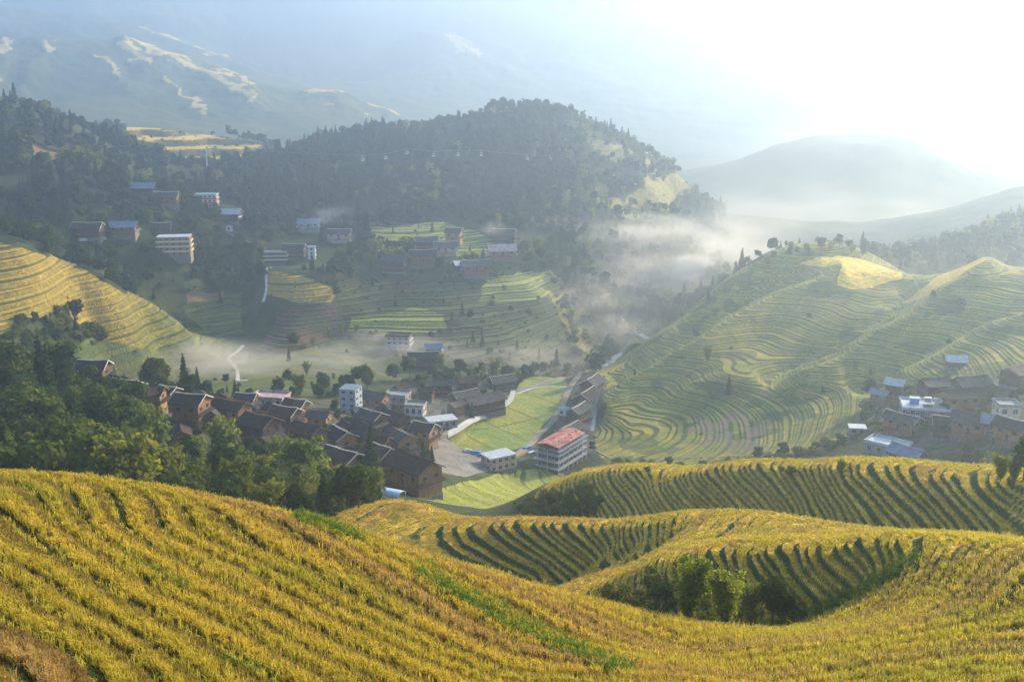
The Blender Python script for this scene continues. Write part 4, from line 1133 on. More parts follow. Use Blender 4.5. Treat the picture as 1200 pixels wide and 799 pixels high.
# right hamlet
terr = put_house(K, 'big brown house with a bright white-and-blue roof terrace, largest of the right hamlet', 1083, 494, 380, -14, L=17, D=13, H=6, floors=2, wall='red', roof='tin_white', group=V4)
put_house(G, 'small house with vivid blue roof at the left end of the right hamlet', 1030, 472, 400, -30, L=8, D=6, H=4.5, roof='tin_blue', group=V4, skirt=False, balcony=False, ridge='tin_blue')
put_house(G, 'small pale-roofed house right of the vivid blue roof', 1048, 462, 400, -30, L=8, D=6, H=4.5, roof='tin_white', group=V4, skirt=False, balcony=False, ridge='tin_white')
put_house(G, 'timber house with ochre wall and long pale roof edge below the roof terrace house', 1056, 508, 370, -38, L=14, D=9, H=5.5, wall='ochre', group=V4)
put_house(K, 'low flat-roofed grey-white house in front of the ochre timber house', 1040, 532, 350, -40, L=14, D=8, H=4, floors=1, wall='grey', roof='tin_white', group=V4)
put_house(K, 'tiny shed with white tin roof standing apart left of the right hamlet', 1004, 508, 380, -10, L=6, D=5, H=2.8, floors=1, wall='grey', roof='tin_white', parapet=False, group=V4)
put_house(K, 'cream two-storey house with four dark windows near the right picture edge', 1177, 498, 370, -4, L=7, D=7, H=7.5, floors=2, wall='cream', roof='grey', group=V4)
put_house(G, 'blue-grey roofed house under the cream two-storey house', 1164, 508, 360, -30, L=9, D=7, H=4.5, roof='tin_blue', group=V4, skirt=False, ridge='tin_blue')
put_house(G, 'dark house with one long pale roof edge below the cream house', 1184, 522, 345, -48, L=12, D=9, H=5.5, group=V4)
put_house(G, 'ochre-walled dark-roofed house right of the roof terrace house', 1122, 484, 380, 18, L=15, D=10, H=6, wall='ochre', group=V4, ridge='tile')
put_house(G, 'wide dark roof up left behind the roof terrace house', 1094, 464, 400, 20, L=14, D=10, H=5.5, group=V4, ridge='tile')
put_house(G, 'wide dark roof up right behind the roof terrace house', 1136, 466, 400, 26, L=15, D=10, H=5.5, group=V4, ridge='tile')
put_house(G, 'slate-roofed house left of the cream house in the hamlet middle', 1136, 512, 355, -30, L=13, D=9, H=5, roof='tile_grey', group=V4)
put_house(G, 'pale-roofed hut alone on the terraces above the right hamlet', 1119, 430, 430, -10, L=9, D=6, H=3.2, roof='tin_white', group=V4, skirt=False, balcony=False, ridge='tin_white')
put_house(G, 'grey-roofed house at the right picture edge above the cream house', 1190, 450, 400, 30, L=13, D=9, H=5, roof='tile_grey', group=V4)
put_house(G, 'dim blue-roofed house lowest in the right hamlet just over the near spur', 1062, 548, 330, -40, L=12, D=8, H=4, roof='tin_blue', group=V4, skirt=False, ridge='tin_blue')
put_house(G, 'dark house between the terrace house and the slate-roofed house', 1110, 512, 355, -20, L=11, D=8, H=5, group=V4)

# things on the roof terrace of the big house
for k, (x, y, w_, d_, h_, mname, lab) in enumerate([(-4, 1, 3.2, 2.4, 2.3, 'blue', 'blue box-shaped shelter at the left of the white roof terrace'), (0.5, -2, 3.4, 2, 1.2, 'orange', 'orange-brown crate on the white roof terrace'),
                                                     (4.5, 1.5, 2.6, 2.6, 2.2, 'white', 'white box-shaped shelter at the right of the white roof terrace'), (1, 3.2, 2.2, 1.8, 2.0, 'tin_pink', 'rusty pink shelter at the back of the white roof terrace')]):
    m_ = MB(); m_.box(-w_ / 2, w_ / 2, -d_ / 2, d_ / 2, 0, h_); m_.box(-w_ / 2 - .2, w_ / 2 + .2, -d_ / 2 - .2, d_ / 2 + .2, h_ + .003, h_ + .15, 1)
    o = m_.build('roof_shelter', [HM[mname], HM['tin_white']]); o.matrix_world = Matrix.Translation(terr.location) @ Matrix.Rotation(R(-14), 4, 'Z') @ Matrix.Translation((x, y, 6.23))
    tag(o, lab, 'shelter')

# ------------------------------------------------------------------ the hotel by the river
hp = spot(657, 546, 420)
hr = link('hotel', None, None, hp, R(58)); tag(hr, 'large river hotel with faded red roof and pale balcony bands on every floor', 'hotel')
HOUSE_SPOTS.append((hp.x, hp.y, 20))
HL, HD = 22.0, 9.5
b = MB(); b.box(-HL / 2, HL / 2, -HD / 2, HD / 2, -4, 11.6); b.build('wall', [HM['timber']], hr)
for fl in range(1, 4):
    z = fl * 3.1; o = 1.6
    sl = MB(); sl.box(-HL / 2 - o, HL / 2 + o, -HD / 2 - o, -HD / 2 - .004, z - .15, z + .12); sl.box(-HL / 2 - o, -HL / 2 - .004, -HD / 2 - .004, HD / 2 + o, z - .15, z + .12)
    sl.box(HL / 2 + .004, HL / 2 + o, -HD / 2 - .004, HD / 2 + o, z - .15, z + .12)
    bo = sl.build('balcony', [HM['rail_white']], hr)
    rl = MB()
    for (x0, x1, y0, y1) in ((-HL / 2 - o, HL / 2 + o, -HD / 2 - o, -HD / 2 - o + .1), (-HL / 2 - o, -HL / 2 - o + .1, -HD / 2 - o + .1, HD / 2 + o), (HL / 2 + o - .1, HL / 2 + o, -HD / 2 - o + .1, HD / 2 + o)):
        rl.box(x0, x1, y0, y1, z + .98, z + 1.1); rl.box(x0, x1, y0, y1, z + .5, z + .58)
    for k in range(11):
        x = -HL / 2 - o + .1 + (HL + 2 * o - .2) * k / 10; rl.box(x - .05, x + .05, -HD / 2 - o + .02, -HD / 2 - o + .08, z + .12, z + .98)
    for k in range(1, 8):
        y = -HD / 2 - o + (HD + 2 * o) * k / 8; rl.box(-HL / 2 - o + .02, -HL / 2 - o + .08, y - .05, y + .05, z + .12, z + .98)
    rl.build('railing', [HM['rail_white']], bo)
for k in range(7):
    x = -HL / 2 - 1.4 + (HL + 2.8) * k / 6
    p_ = MB(); p_.box(x - .14, x + .14, -HD / 2 - 1.45, -HD / 2 - 1.17, -3.5, 11.2); p_.build('column', [HM['rail_white']], hr)
for k in (0, 1):
    y = -HD / 2 + HD * (k + .5) / 2
    p_ = MB(); p_.box(-HL / 2 - 1.5, -HL / 2 - 1.22, y + 1.8, y + 2.1, -3.5, 11.2); p_.build('column', [HM['rail_white']], hr)
for fl in range(4):
    for k in range(7): window_at(hr, 'f', -HL / 2 + HL * (k + .5) / 7, fl * 3.1 + .5 if fl else .4, HL, HD, 1.9, 2.0, HM['frame'])
    for k in range(2): window_at(hr, 'l', -HD / 2 + HD * (k + .5) / 2, fl * 3.1 + .5, HL, HD, 1.9, 2.0, HM['frame'])
sk = MB()
for s, (x0, x1, y0, y1) in enumerate(((-HL / 2 - 2, HL / 2 + 2, -HD / 2 - 2.2, -HD / 2 - .2), (-HL / 2 - 2, -HL / 2 - .2, -HD / 2 - .2, HD / 2 + 2), (HL / 2 + .2, HL / 2 + 2, -HD / 2 - .2, HD / 2 + 2))):
    sk.box(x0, x1, y0, y1, 11.25, 11.5)
sk.build('skirt_roof', [HM['tin_blue']], hr)
rf = MB(); rf.prism([(-HD / 2 - .9, 12.9), (0, 14.1), (HD / 2 + .9, 12.9), (HD / 2 + .9, 12.7), (0, 13.88), (-HD / 2 - .9, 12.7)], 'x', -HL / 2 - .9, HL / 2 + .9)
ro = rf.build('roof', [HM['tin_red']], hr)
pt = MB()
for k in range(9):
    x = -HL / 2 + HL * (k + .5) / 9; y = random.uniform(-4.2, -1.5); z = 14.1 - (-y) * 1.2 / (HD / 2 + .9)
    pt.box(x - .8, x + .5, y - .35, y + .35, z + .02, z + .35)
pt.build('roof_vent', [HM['tin_pink']], ro)
ps = MB()
for sx in (-1, 1):
    for k in range(6): 
        x = -HL / 2 + HL * k / 5; ps.box(x - .1, x + .1, sx * HD / 2 - .1, sx * HD / 2 + .1, 11.6, 12.9)
ps.build('roof_post', [HM['rail']], hr)

# ------------------------------------------------------------------ vehicles and tarpaulins on the yard
def vehicle(label, pos, yaw, body, van=False):
    root = link('van' if van else 'car', None, None, pos, yaw); tag(root, label, 'van' if van else 'car', 'vehicles parked by the yard')
    b_ = MB(); l, w_ = (4.8, 1.9) if van else (4.3, 1.75)
    if van: prof = [(-l / 2, .35), (l / 2, .35), (l / 2, 1.0), (l / 2 - .5, 1.25), (l / 2 - 1.2, 2.0), (-l / 2 + .1, 2.05), (-l / 2, 1.9)]
    else: prof = [(-l / 2, .35), (l / 2, .35), (l / 2, .75), (l / 2 - .9, .95), (l / 2 - 1.6, 1.42), (-l / 2 + .9, 1.45), (-l / 2 + .1, 1.0), (-l / 2, .8)]
    b_.prism(prof, 'y', -w_ / 2, w_ / 2); b_.build('body', [HM[body]], root)
    g_ = MB(); zt, zb = (1.85, 1.3) if van else (1.32, .98)
    for s in (-1, 1): g_.box(-l / 2 + .8, l / 2 - 1.5, s * (w_ / 2 + .004) - .01, s * (w_ / 2 + .004) + .01, zb, zt)
    g_.build('window', [HM['glass']], root)
    for sx in (-1, 1):
        for sy in (-1, 1):
            v, f = tube([(sx * l * .31, sy * (w_ / 2 - .2), .32), (sx * l * .31, sy * (w_ / 2 + .02), .32)], [.32, .32], 12)
            me = mesh_np('wheel', v, f, 4, [HM['black']]); o = link('wheel', me, root)
    return root
vehicle('blue car parked on the paved yard, nearest the pink-walled house', spot(566, 535, 400), R(20), 'blue')
vehicle('blue car parked on the paved yard, middle of three', spot(558, 532, 400), R(24), 'blue')
vehicle('pale car parked on the paved yard, farthest of three from the pink-walled house', spot(548, 530, 400), R(28), 'tin_white')
vehicle('white van parked on the lane left of the red-roofed hotel', spot(624, 534, 400), R(40), 'white', True)
vehicle('small blue van behind the white van left of the hotel', spot(618, 528, 400), R(50), 'blue', True)
def tarp(label, pos, yaw, l, w_, h_, mat):
    root = link('tarpaulin_shelter', None, None, pos, yaw); tag(root, label, 'shelter')
    m_ = MB(); nseg = 8; arc = [(math.cos(math.pi * k / nseg) * w_ / 2, math.sin(math.pi * k / nseg) * h_ + .6) for k in range(nseg + 1)]
    m_.prism(arc + [(x * .95, z - .12) for x, z in arc[::-1]], 'x', -l / 2, l / 2); m_.build('cover', [HM[mat]], root)
    q = MB()
    for sx in (-1, 0, 1):
        for sy in (-1, 1): q.box(sx * (l / 2 - .1) - .05, sx * (l / 2 - .1) + .05, sy * w_ * .47 - .05, sy * w_ * .47 + .05, -1.5, .55)
    q.build('frame', [HM['steel']], root)
tarp('pale blue tarpaulin shelter left of the biggest front house', spot(458, 581, 290), R(-25), 8, 5, 1.5, 'tarp')
tarp('small blue tarpaulin between the orange-gabled pair of houses', spot(249, 505, 370), R(-10), 5, 4, 1.2, 'blue')
tarp('small blue tarpaulin beside the narrow ochre-ended house', spot(383, 512, 390), R(-10), 4, 3, 1.2, 'tin_blue')
print('houses', T)
# ------------------------------------------------------------------ the woods

def clear_of_houses(p):
    for a, b, c in HOUSE_SPOTS:
        dx, dy = p.x - a, p.y - b
        if dx * dx + dy * dy < c * c: return False
        r = math.hypot(a, b); ux, uy = -a / r, -b / r           # the yard in front of the house
        al = dx * ux + dy * uy
        if 0 < al < (28 if r > 600 else 13) and abs(dx * uy - dy * ux) < c * .9: return None
    return True
forest_ground = (RR > 215) & (RR < 1340) & ~near & ~far_terr & ~m_flat & ~m_yel & ~m_yel2 & ~m_plaza & ~m_riv
grove_poly = [(-160, 452), (60, 450), (100, 468), (150, 492), (200, 520), (260, 530), (330, 545), (390, 568), (436, 560), (444, 605), (400, 628), (280, 632), (-160, 632)]
fth = RNG.uniform(R(-31), R(31), 230000)
flr = np.sqrt(RNG.uniform(215 ** 2, 1340 ** 2, 230000))
TR = []
occ = {}
def try_add(kind, p, h, sp, zone):
    gx, gy = int(p[0] // 6), int(p[1] // 6)
    for a in range(gx - 2, gx + 3):
        for b in range(gy - 2, gy + 3):
            for q in occ.get((a, b), ()):
                if (q[0] - p[0]) ** 2 + (q[1] - p[1]) ** 2 < sp * sp: return
    occ.setdefault((gx, gy), []).append(p)
    TR.append((kind, p, h, zone))
grove_m = poly_mask(grove_poly, 215, 430)
ji = np.clip(np.searchsorted(TH, fth) - 1, 0, len(TH) - 2); ii = np.clip(np.searchsorted(LR, np.log(flr)) - 1, 0, len(LR) - 2)
dens = fbm(flr * np.sin(fth), flr * np.cos(fth), 70, 3, 61)
kindn = fbm(flr * np.sin(fth), flr * np.cos(fth), 55, 2, 71)
slope_m = m_slope & ~m_lobe & ~m_up
zones = {'grove': 0, 'left': 0, 'mid': 0, 'plateau': 0, 'right': 0}
pxs, pys, fgr, grv = PX[ii, ji], PY[ii, ji], forest_ground[ii, ji], grove_m[ii, ji]
vil_, rv_ = m_vil[ii, ji], m_rv[ii, ji]
for k in range(len(fth)):
    r = flr[k]
    if grv[k]:
        zone = 'grove'; sp = 6.0
    elif not fgr[k]:
        on_slope = slope_m[ii[k], ji[k]]
        if far_terr[ii[k], ji[k]] and random.random() < (.10 if on_slope else (.004 if pxs[k] > 690 else .012)) and r > 480: zone = 'terrace'; sp = 7 if on_slope else 14
        else: continue
    elif r < 430 and pxs[k] < 560: 
        if vil_[k] and random.random() < .3 : zone = 'village'; sp = 9
        else: continue
    elif pxs[k] > 690 and r < 860:
        if rv_[k] and random.random() > .35: continue
        if r < 330: continue
        zone = 'right'; sp = 8.0
    elif r < 560 and 430 < pxs[k] < 700 and not vil_[k]: continue
    elif vil_[k]:
        if random.random() < .12: zone = 'village'; sp = 12
        else: continue
    elif r > 865 and pxs[k] > 310: zone = 'hill'; sp = 6.3
    elif pxs[k] <= 310: zone = 'left'; sp = 6.6
    elif pys[k] > 260: zone = 'plateau'; sp = 7.5
    else: continue
    if r > 1100 and pxs[k] > 850: continue
    if zone in ('left', 'hill', 'plateau', 'right') and dens[k] < {'left': .39, 'hill': .27, 'plateau': .42, 'right': .40}[zone]: continue
    p = (r * math.sin(fth[k]), r * math.cos(fth[k]))
    v = random.random() * .5 + kindn[k] * .8
    kd = 'fir' if v < .52 else ('leaf' if v < .95 else 'bamboo')
    if zone == 'terrace' or (zone in ('right', 'plateau') and random.random() < .3): kd = 'bush' if random.random() < .5 else kd
    h = {'leaf': 10.5, 'fir': 13.0, 'bamboo': 11.0, 'bush': 3.2}[kd] * random.choice((.6, .8, .9, 1.0, 1.1, 1.25, 1.5)) * random.uniform(.9, 1.1)
    if zone == 'hill' and kd != 'bush':
        h *= .92
        if pxs[k] > 640 + 60 * dens[k] and random.random() < .6: kd = 'bamboo'; h *= .85  # paler bamboo here puts the flank's sunlit look into leaf colour
    if zone == 'village': h *= .6
    if zone == 'right' and r < 480:
        kd = 'bush' if random.random() < .55 else 'leaf'; h = random.uniform(2.5, 4) if kd == 'bush' else random.uniform(4, 7.5)
    if zone == 'grove': h *= 1.22 if pxs[k] < 170 else (.72 if pys[k] < 565 else 1.0)
    if zone == 'terrace': h *= .5
    if zone == 'right' and r > 690 and 880 < pxs[k] < 1100: h *= .72
    try_add(kd, p, h, sp * (.6 if kd == 'bush' else 1), zone)
keep_ = []
for t in TR:
    ok_ = clear_of_houses(Vector((t[1][0], t[1][1], 0)))
    if ok_: keep_.append(t)
    elif ok_ is None: keep_.append(('bush', t[1], random.uniform(1.6, 3.2), t[3]))      # only low growth in the yards
TR = keep_
ZL = {'grove': ('in the dark grove between the near field and the village', 'trees of the dark grove'), 'left': ('in the wood covering the left hill', 'trees of the left hill'),
      'hill': ('in the wood covering the hazy middle hill', 'trees of the middle hill'), 'plateau': ('on the slope around the upper hamlet', 'trees around the upper hamlet'),
      'right': ('on the edge of the right hill and its hamlet', 'trees of the right hill'), 'village': ('among the houses on the valley floor', 'trees among the valley houses'), 'terrace': ('growing on a terrace bank', 'trees on the terrace banks')}
KL = {'leaf': 'rounded broadleaf tree', 'fir': 'dark pointed fir', 'bamboo': 'pale feathery bamboo clump', 'bush': 'low green shrub'}
def size_in_view(t):
    return -t[2] / math.hypot(*t[1])
TR.sort(key=size_in_view)
LIMIT = {'leaf': 270, 'fir': 270, 'bamboo': 270, 'bush': 280}
rest = []
for kd, p, h, zone in TR:
    pos = Vector((p[0], p[1], height(*p) - .15))
    if COUNT[kd] < LIMIT[kd] and not (zone == 'hill' and COUNT[kd] > 235):
        r = math.hypot(*p)
        plant(kd, pos, h, KL[kd] + ' ' + ZL[zone][0], ZL[zone][1], r < 430, 2 if r < 560 else 1)
    else:
        rest.append((kd, pos, h))
print('trees', len(TR), 'rest', len(rest), COUNT)
# the far part of the woods, past counting: one object
qs, ts, ms = [], [], []
KI = {'leaf': 0, 'fir': 1, 'bamboo': 2, 'bush': 3}
for kd, pos, h in rest:
    q, tint, tv, tf, bh = template(kd, 1, random.randrange(6))
    s = h / bh; an = random.uniform(0, 6.28); ca, sa = math.cos(an) * s, math.sin(an) * s
    v = np.empty_like(q); v[:, 0] = q[:, 0] * ca - q[:, 1] * sa + pos.x; v[:, 1] = q[:, 0] * sa + q[:, 1] * ca + pos.y; v[:, 2] = q[:, 2] * s + pos.z
    qs.append(v); ts.append(tint * random.uniform(.75, 1.3)); ms.append(np.full(len(q) // 4, KI[kd], np.int32))
if qs:
    qs = np.concatenate(qs)
    fm = mesh_np('distant_woods', qs, np.arange(len(qs), dtype=np.int32), 4, [MAT['leaf'], MAT['fir'], MAT['bamboo'], MAT['bush']], np.concatenate(ms))
    vcol(fm, 'tint', np.concatenate(ts))
    fo = link('distant_woods', fm); fo['kind'] = 'stuff'
# ------------------------------------------------------------------ standing rice on the near terraces (nobody could count it)
def grain_material(name, trans):
    m, nt, out = new_mat(name)
    N = nt.nodes; L = nt.links
    at = N.new('ShaderNodeAttribute'); at.attribute_name = 'tint'
    d = N.new('ShaderNodeBsdfDiffuse'); t = N.new('ShaderNodeBsdfTranslucent'); ms = N.new('ShaderNodeMixShader'); ms.inputs[0].default_value = trans
    L.new(at.outputs['Color'], d.inputs['Color']); L.new(at.outputs['Color'], t.inputs['Color'])
    L.new(d.outputs[0], ms.inputs[1]); L.new(t.outputs[0], ms.inputs[2]); L.new(ms.outputs[0], out.inputs['Surface'])
    return m
GRAIN = grain_material('rice_grain', .45)

def tufts(name, x, y, z, h, wid, nb, base, tip, rng, lean=.45):
    n_ = len(x)
    an = rng.uniform(0, 6.283, (n_, nb)); ln = rng.uniform(.15, 1.0, (n_, nb)) * lean
    hh = h[:, None] * rng.uniform(.65, 1.12, (n_, nb))
    off = wid[:, None] * 4.0
    bx = x[:, None] + off * rng.uniform(-1, 1, (n_, nb)); by = y[:, None] + off * rng.uniform(-1, 1, (n_, nb))
    bz = np.broadcast_to(z[:, None] - .08, bx.shape)
    dx, dy = np.cos(an) * ln * hh, np.sin(an) * ln * hh
    wa = an + 1.5708 + rng.normal(0, .5, an.shape); w_ = wid[:, None] * rng.uniform(.6, 1.2, an.shape) * .5
    wx, wy = np.cos(wa) * w_, np.sin(wa) * w_
    def P(fx, fz, fw):
        px = bx + dx * fx; py = by + dy * fx; pz = bz + hh * fz
        return [np.stack([px - wx * fw, py - wy * fw, pz], -1), np.stack([px + wx * fw, py + wy * fw, pz], -1)]
    vs = np.stack(P(0, 0, .7) + P(.35, .78, 1.0) + P(1.15, .92, .45), 2)        # n, nb, 6, 3
    q = np.array([0, 1, 3, 2, 2, 3, 5, 4], np.int32)
    tot = n_ * nb
    faces = (np.arange(tot, dtype=np.int32)[:, None] * 6 + q[None]).ravel()
    k = rng.uniform(.78, 1.22, (n_, nb, 1, 1)).astype(np.float32)
    c = np.empty((n_, nb, 6, 3), np.float32)
    c[:, :, 0:2] = base[:, None, None]; c[:, :, 2:4] = (base * .3 + tip * .7)[:, None, None]; c[:, :, 4:6] = tip[:, None, None]
    c *= k
    me = mesh_np(name, vs.reshape(-1, 3), faces, 4, [GRAIN]); vcol(me, 'tint', c.reshape(-1, 3))
    o = link(name, me); o['kind'] = 'stuff'
    return o

ELV = Z / RR
vis = (Z + .9) / RR >= np.maximum.accumulate(ELV, axis=0) - .006
inw = (np.abs(TH)[None] < R(33))
cell = (RR ** 2) * np.gradient(LR)[:, None].astype(np.float32) * np.gradient(TH)[None].astype(np.float32)
dens_ = np.interp(RR, [40, 62, 90, 140, 240, 310], [26, 19, 11, 5.0, 2.6, 1.8]).astype(np.float32)
slope = np.abs(np.gradient(Z, axis=0) / np.maximum(np.gradient(RR, axis=0), 1e-3))
tread = near & vis & inw & ((fn < np.where(RR > 92, .52, .97)) | (fn > .97) | (steep < .4))
wild = (fbm(X, Y, 7, 2, 88) > .80)
lam = np.where(tread, cell * dens_, 0)
cnt = RNG.poisson(lam)
ii_, jj_ = np.nonzero(cnt)
rep = cnt[ii_, jj_]; ii_ = np.repeat(ii_, rep); jj_ = np.repeat(jj_, rep)
a_, b_ = RNG.uniform(0, 1, len(ii_)), RNG.uniform(0, 1, len(ii_))
i2 = np.minimum(ii_ + 1, nr - 1); j2 = np.minimum(jj_ + 1, nc_ - 1)
def bil(Q): return Q[ii_, jj_] * (1 - a_) * (1 - b_) + Q[i2, jj_] * a_ * (1 - b_) + Q[ii_, j2] * (1 - a_) * b_ + Q[i2, j2] * a_ * b_
gx, gy, gz = bil(X), bil(Y), bil(Z)
gf = fn[ii_, jj_]; gk = kn[ii_, jj_]; gr = RR[ii_, jj_]
print('rice tufts', len(gx))
band = _hash(gk, gk * 0 + 4, 23) * .75 + fbm(gx, gy, 18, 3, 29) * .38 + RNG.normal(0, .10, len(gx))
t1 = sstep(.35, .62, band)[:, None]; t2 = sstep(.58, .82, band)[:, None]
tip = (np.array([.70, .54, .060]) * (1 - t1) + np.array([.86, .61, .078]) * t1) * (1 - t2) + np.array([.62, .41, .13]) * t2
t2 = t2 * (1 - .75 * sstep(4, 22, gx))[:, None]
yl = sstep(2, 30, gx)[:, None] * .7
tip = tip * (1 - yl) + (tip * np.array([.98, 1.12, .85])) * yl
grassy = np.clip(sstep(.58, .70, gf) * .5 + sstep(.60, .78, fbm(gx, gy, 11, 3, 37)) * .7, 0, 1)[:, None]
tip = tip * (1 - grassy * .55) + np.array([.40, .45, .05]) * grassy * .55
basec = np.array([.15, .15, .025]) * (1 - t2) + np.array([.19, .12, .04]) * t2
hgt = np.interp(gr, [40, 78, 96, 300], [.74, .72, .42, .5]) * RNG.uniform(.8, 1.15, len(gx)) * (.93 + .14 * fbm(gx, gy, 5, 2, 44))
hgt = np.where(RNG.uniform(size=len(gx)) < .004, hgt * 1.55, hgt)
gap = (gf > .70) & (gf < .975) & (steep[ii_, jj_] > .4)
nearf = gr < 95
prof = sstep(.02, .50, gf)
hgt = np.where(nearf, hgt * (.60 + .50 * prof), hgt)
inner = (nearf * (1 - sstep(.10, .40, gf)))[:, None] * .75  # inner rows: browner as less ripe, and darker with their shade painted in
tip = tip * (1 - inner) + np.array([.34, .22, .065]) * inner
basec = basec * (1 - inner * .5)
hgt = np.where(gap, hgt * .30, hgt)
tip = np.where(gap[:, None], np.array([.15, .135, .030]), tip); basec = np.where(gap[:, None], np.array([.05, .055, .014]), basec)
wdt = .9 * np.interp(gr, [40, 60, 100, 150, 240, 310], [.032, .042, .070, .11, .18, .22])
sel = gr < 120
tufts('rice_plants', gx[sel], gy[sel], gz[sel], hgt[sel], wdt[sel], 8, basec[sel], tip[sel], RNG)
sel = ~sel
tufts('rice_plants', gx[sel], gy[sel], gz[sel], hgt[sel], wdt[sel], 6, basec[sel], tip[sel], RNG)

# green weeds along the bunds that cross the near field
def weeds(name, line, num, half, hlo, hhi, rlo):
    seg_ = [math.dist(line[i], line[i + 1]) for i in range(len(line) - 1)]; tot = sum(seg_)
    pts = []
    for _ in range(num):
        d = random.uniform(0, tot); i = 0
        while i < len(seg_) - 1 and d > seg_[i]: d -= seg_[i]; i += 1
        f = d / seg_[i]
        x = line[i][0] + (line[i + 1][0] - line[i][0]) * f + random.gauss(0, half); y = line[i][1] + (line[i + 1][1] - line[i][1]) * f + random.gauss(0, half * .5)
        if y < 799: pts.append(spot(x, min(y, 798), rlo))
    p = np.array([tuple(v) for v in pts])
    n_ = len(p)
    g = RNG.uniform(0, 1, n_)[:, None]
    tufts(name, p[:, 0], p[:, 1], p[:, 2], RNG.uniform(hlo, hhi, n_), np.full(n_, .07), 8, np.array([.05, .09, .012]) * (1 - g) + np.array([.09, .13, .02]) * g,
          np.array([.13, .24, .025]) * (1 - g) + np.array([.26, .33, .04]) * g, RNG, .6)
weeds('bund_grass', [(495, 668), (520, 690), (560, 708), (600, 730), (640, 752), (680, 768), (730, 790)], 1500, 7, .35, .8, 40)
weeds('bund_grass', [(150, 655), (185, 678), (215, 695)], 260, 5, .25, .55, 40)
weeds('bund_grass', [(265, 775), (330, 792)], 120, 5, .25, .5, 40)
weeds('bund_grass', [(350, 606), (380, 618), (420, 632)], 300, 6, .4, .9, 80)
weeds('bund_grass', [(880, 742), (930, 728), (985, 706), (1040, 676), (1075, 652)], 700, 5, .3, .7, 80)
# ------------------------------------------------------------------ paths, tracks, river
def strip(name, line, rlo, width, mat, rhi=5500, lift=.18, kind='structure'):
    pts = []
    for i in range(len(line) - 1):
        d = math.dist(line[i], line[i + 1]); n_ = max(1, int(d / 4))
        for k in range(n_):
            f = k / n_; pts.append((line[i][0] + (line[i + 1][0] - line[i][0]) * f, line[i][1] + (line[i + 1][1] - line[i][1]) * f))
    pts.append(line[-1])
    w3 = [spot(x, y, rlo, rhi).to_2d() for x, y in pts]
    for _ in range(3): w3 = [w3[0]] + [(w3[i - 1] + 2 * w3[i] + w3[i + 1]) / 4 for i in range(1, len(w3) - 1)] + [w3[-1]]
    out = [w3[0]]
    for a, b in zip(w3[:-1], w3[1:]):
        d = (b - a).length; n_ = max(1, int(d / 1.5))
        for k in range(1, n_ + 1): out.append(a + (b - a) * k / n_)
    vs, fs = [], []
    hs = []
    for i, p in enumerate(out):
        t = (out[min(i + 2, len(out) - 1)] - out[max(i - 2, 0)]); t = t.normalized() if t.length > 1e-6 else Vector((1, 0))
        nrm = Vector((-t.y, t.x)) * width / 2
        hs.append([max(height(*(p + nrm * s)) for s in (-1, -.5, 0, .5, 1)), nrm])
    z = np.array([h[0] for h in hs]); k = 3
    zp = np.pad(z, k, mode='edge'); z = np.maximum(z * .5 + .5 * np.array([zp[i:i + 2 * k + 1].mean() for i in range(len(z))]), z - .25)
    for i, p in enumerate(out):
        nrm = hs[i][1]
        for s, dz in ((-1, -1.6), (-1, lift), (1, lift), (1, -1.6)):
            q = p + nrm * s; vs.append((q.x, q.y, float(z[i]) + dz))
        if i:
            a = (i - 1) * 4; b_ = i * 4
            for j in range(3): fs += [a + j, b_ + j, b_ + j + 1, a + j + 1]
    me = mesh_np(name, np.array(vs), np.array(fs), 4, [mat]); o = link(name, me); o['kind'] = kind
    return o
PATH = plain_material('pale_concrete_path', (.50, .49, .47), .9, .2, .5)
DIRT = plain_material('packed_earth', (.24, .20, .15), .95, .3, .5)
def water_material():
    m, nt, out = new_mat('river_water')
    b = nt.nodes.new('ShaderNodeBsdfPrincipled'); b.inputs['Base Color'].default_value = (.10, .12, .12, 1); b.inputs['Roughness'].default_value = .22
    nz = nt.nodes.new('ShaderNodeTexNoise'); nz.inputs['Scale'].default_value = .8; bp = nt.nodes.new('ShaderNodeBump'); bp.inputs['Strength'].default_value = .5
    geo = nt.nodes.new('ShaderNodeNewGeometry'); nt.links.new(geo.outputs['Position'], nz.inputs['Vector'])
    nt.links.new(nz.outputs['Fac'], bp.inputs['Height']); nt.links.new(bp.outputs[0], b.inputs['Normal']); nt.links.new(b.outputs[0], out.inputs['Surface'])
    return m
WATER = water_material()
strip('footpath', [(285, 405), (278, 414), (264, 419), (274, 427), (280, 438), (277, 450), (284, 459), (291, 464)], 570, 2.0, PATH, 720)
strip('footpath', [(690, 522), (702, 530), (722, 541), (746, 545), (780, 538), (820, 536), (870, 534), (905, 528)], 420, 1.0, DIRT, 560)
strip('road', [(522, 512), (545, 499), (575, 487), (596, 473), (601, 465), (602, 456)], 420, 2.6, PATH, 640)
strip('road', [(602, 460), (620, 455), (640, 447), (670, 441), (690, 436)], 480, 4.0, DIRT, 720)
strip('footpath', [(604, 462), (624, 455), (645, 453), (668, 454)], 520, 1.4, PATH, 640)
strip('road', [(596, 540), (612, 530), (630, 512), (648, 494), (658, 478), (666, 458), (676, 442), (690, 434)], 400, 3.2, DIRT, 720)
strip('river', [(690, 505), (694, 482), (697, 462), (699, 450)], 440, 5.0, WATER, 660)
strip('river', [(699, 447), (706, 438), (716, 424), (736, 412), (747, 406)], 630, 5.5, WATER, 760)
strip('road', [(764, 398), (757, 397), (748, 389), (735, 380), (726, 374)], 700, 4.0, PATH, 880)
strip('road', [(500, 506), (480, 494), (455, 486), (420, 478)], 420, 3.0, DIRT, 600)
strip('footpath', [(313, 312), (312, 325), (313, 340), (308, 356)], 660, 1.6, PATH, 740)
strip('footpath', [(86, 282), (104, 281), (124, 280)], 680, 2.5, PATH, 780)
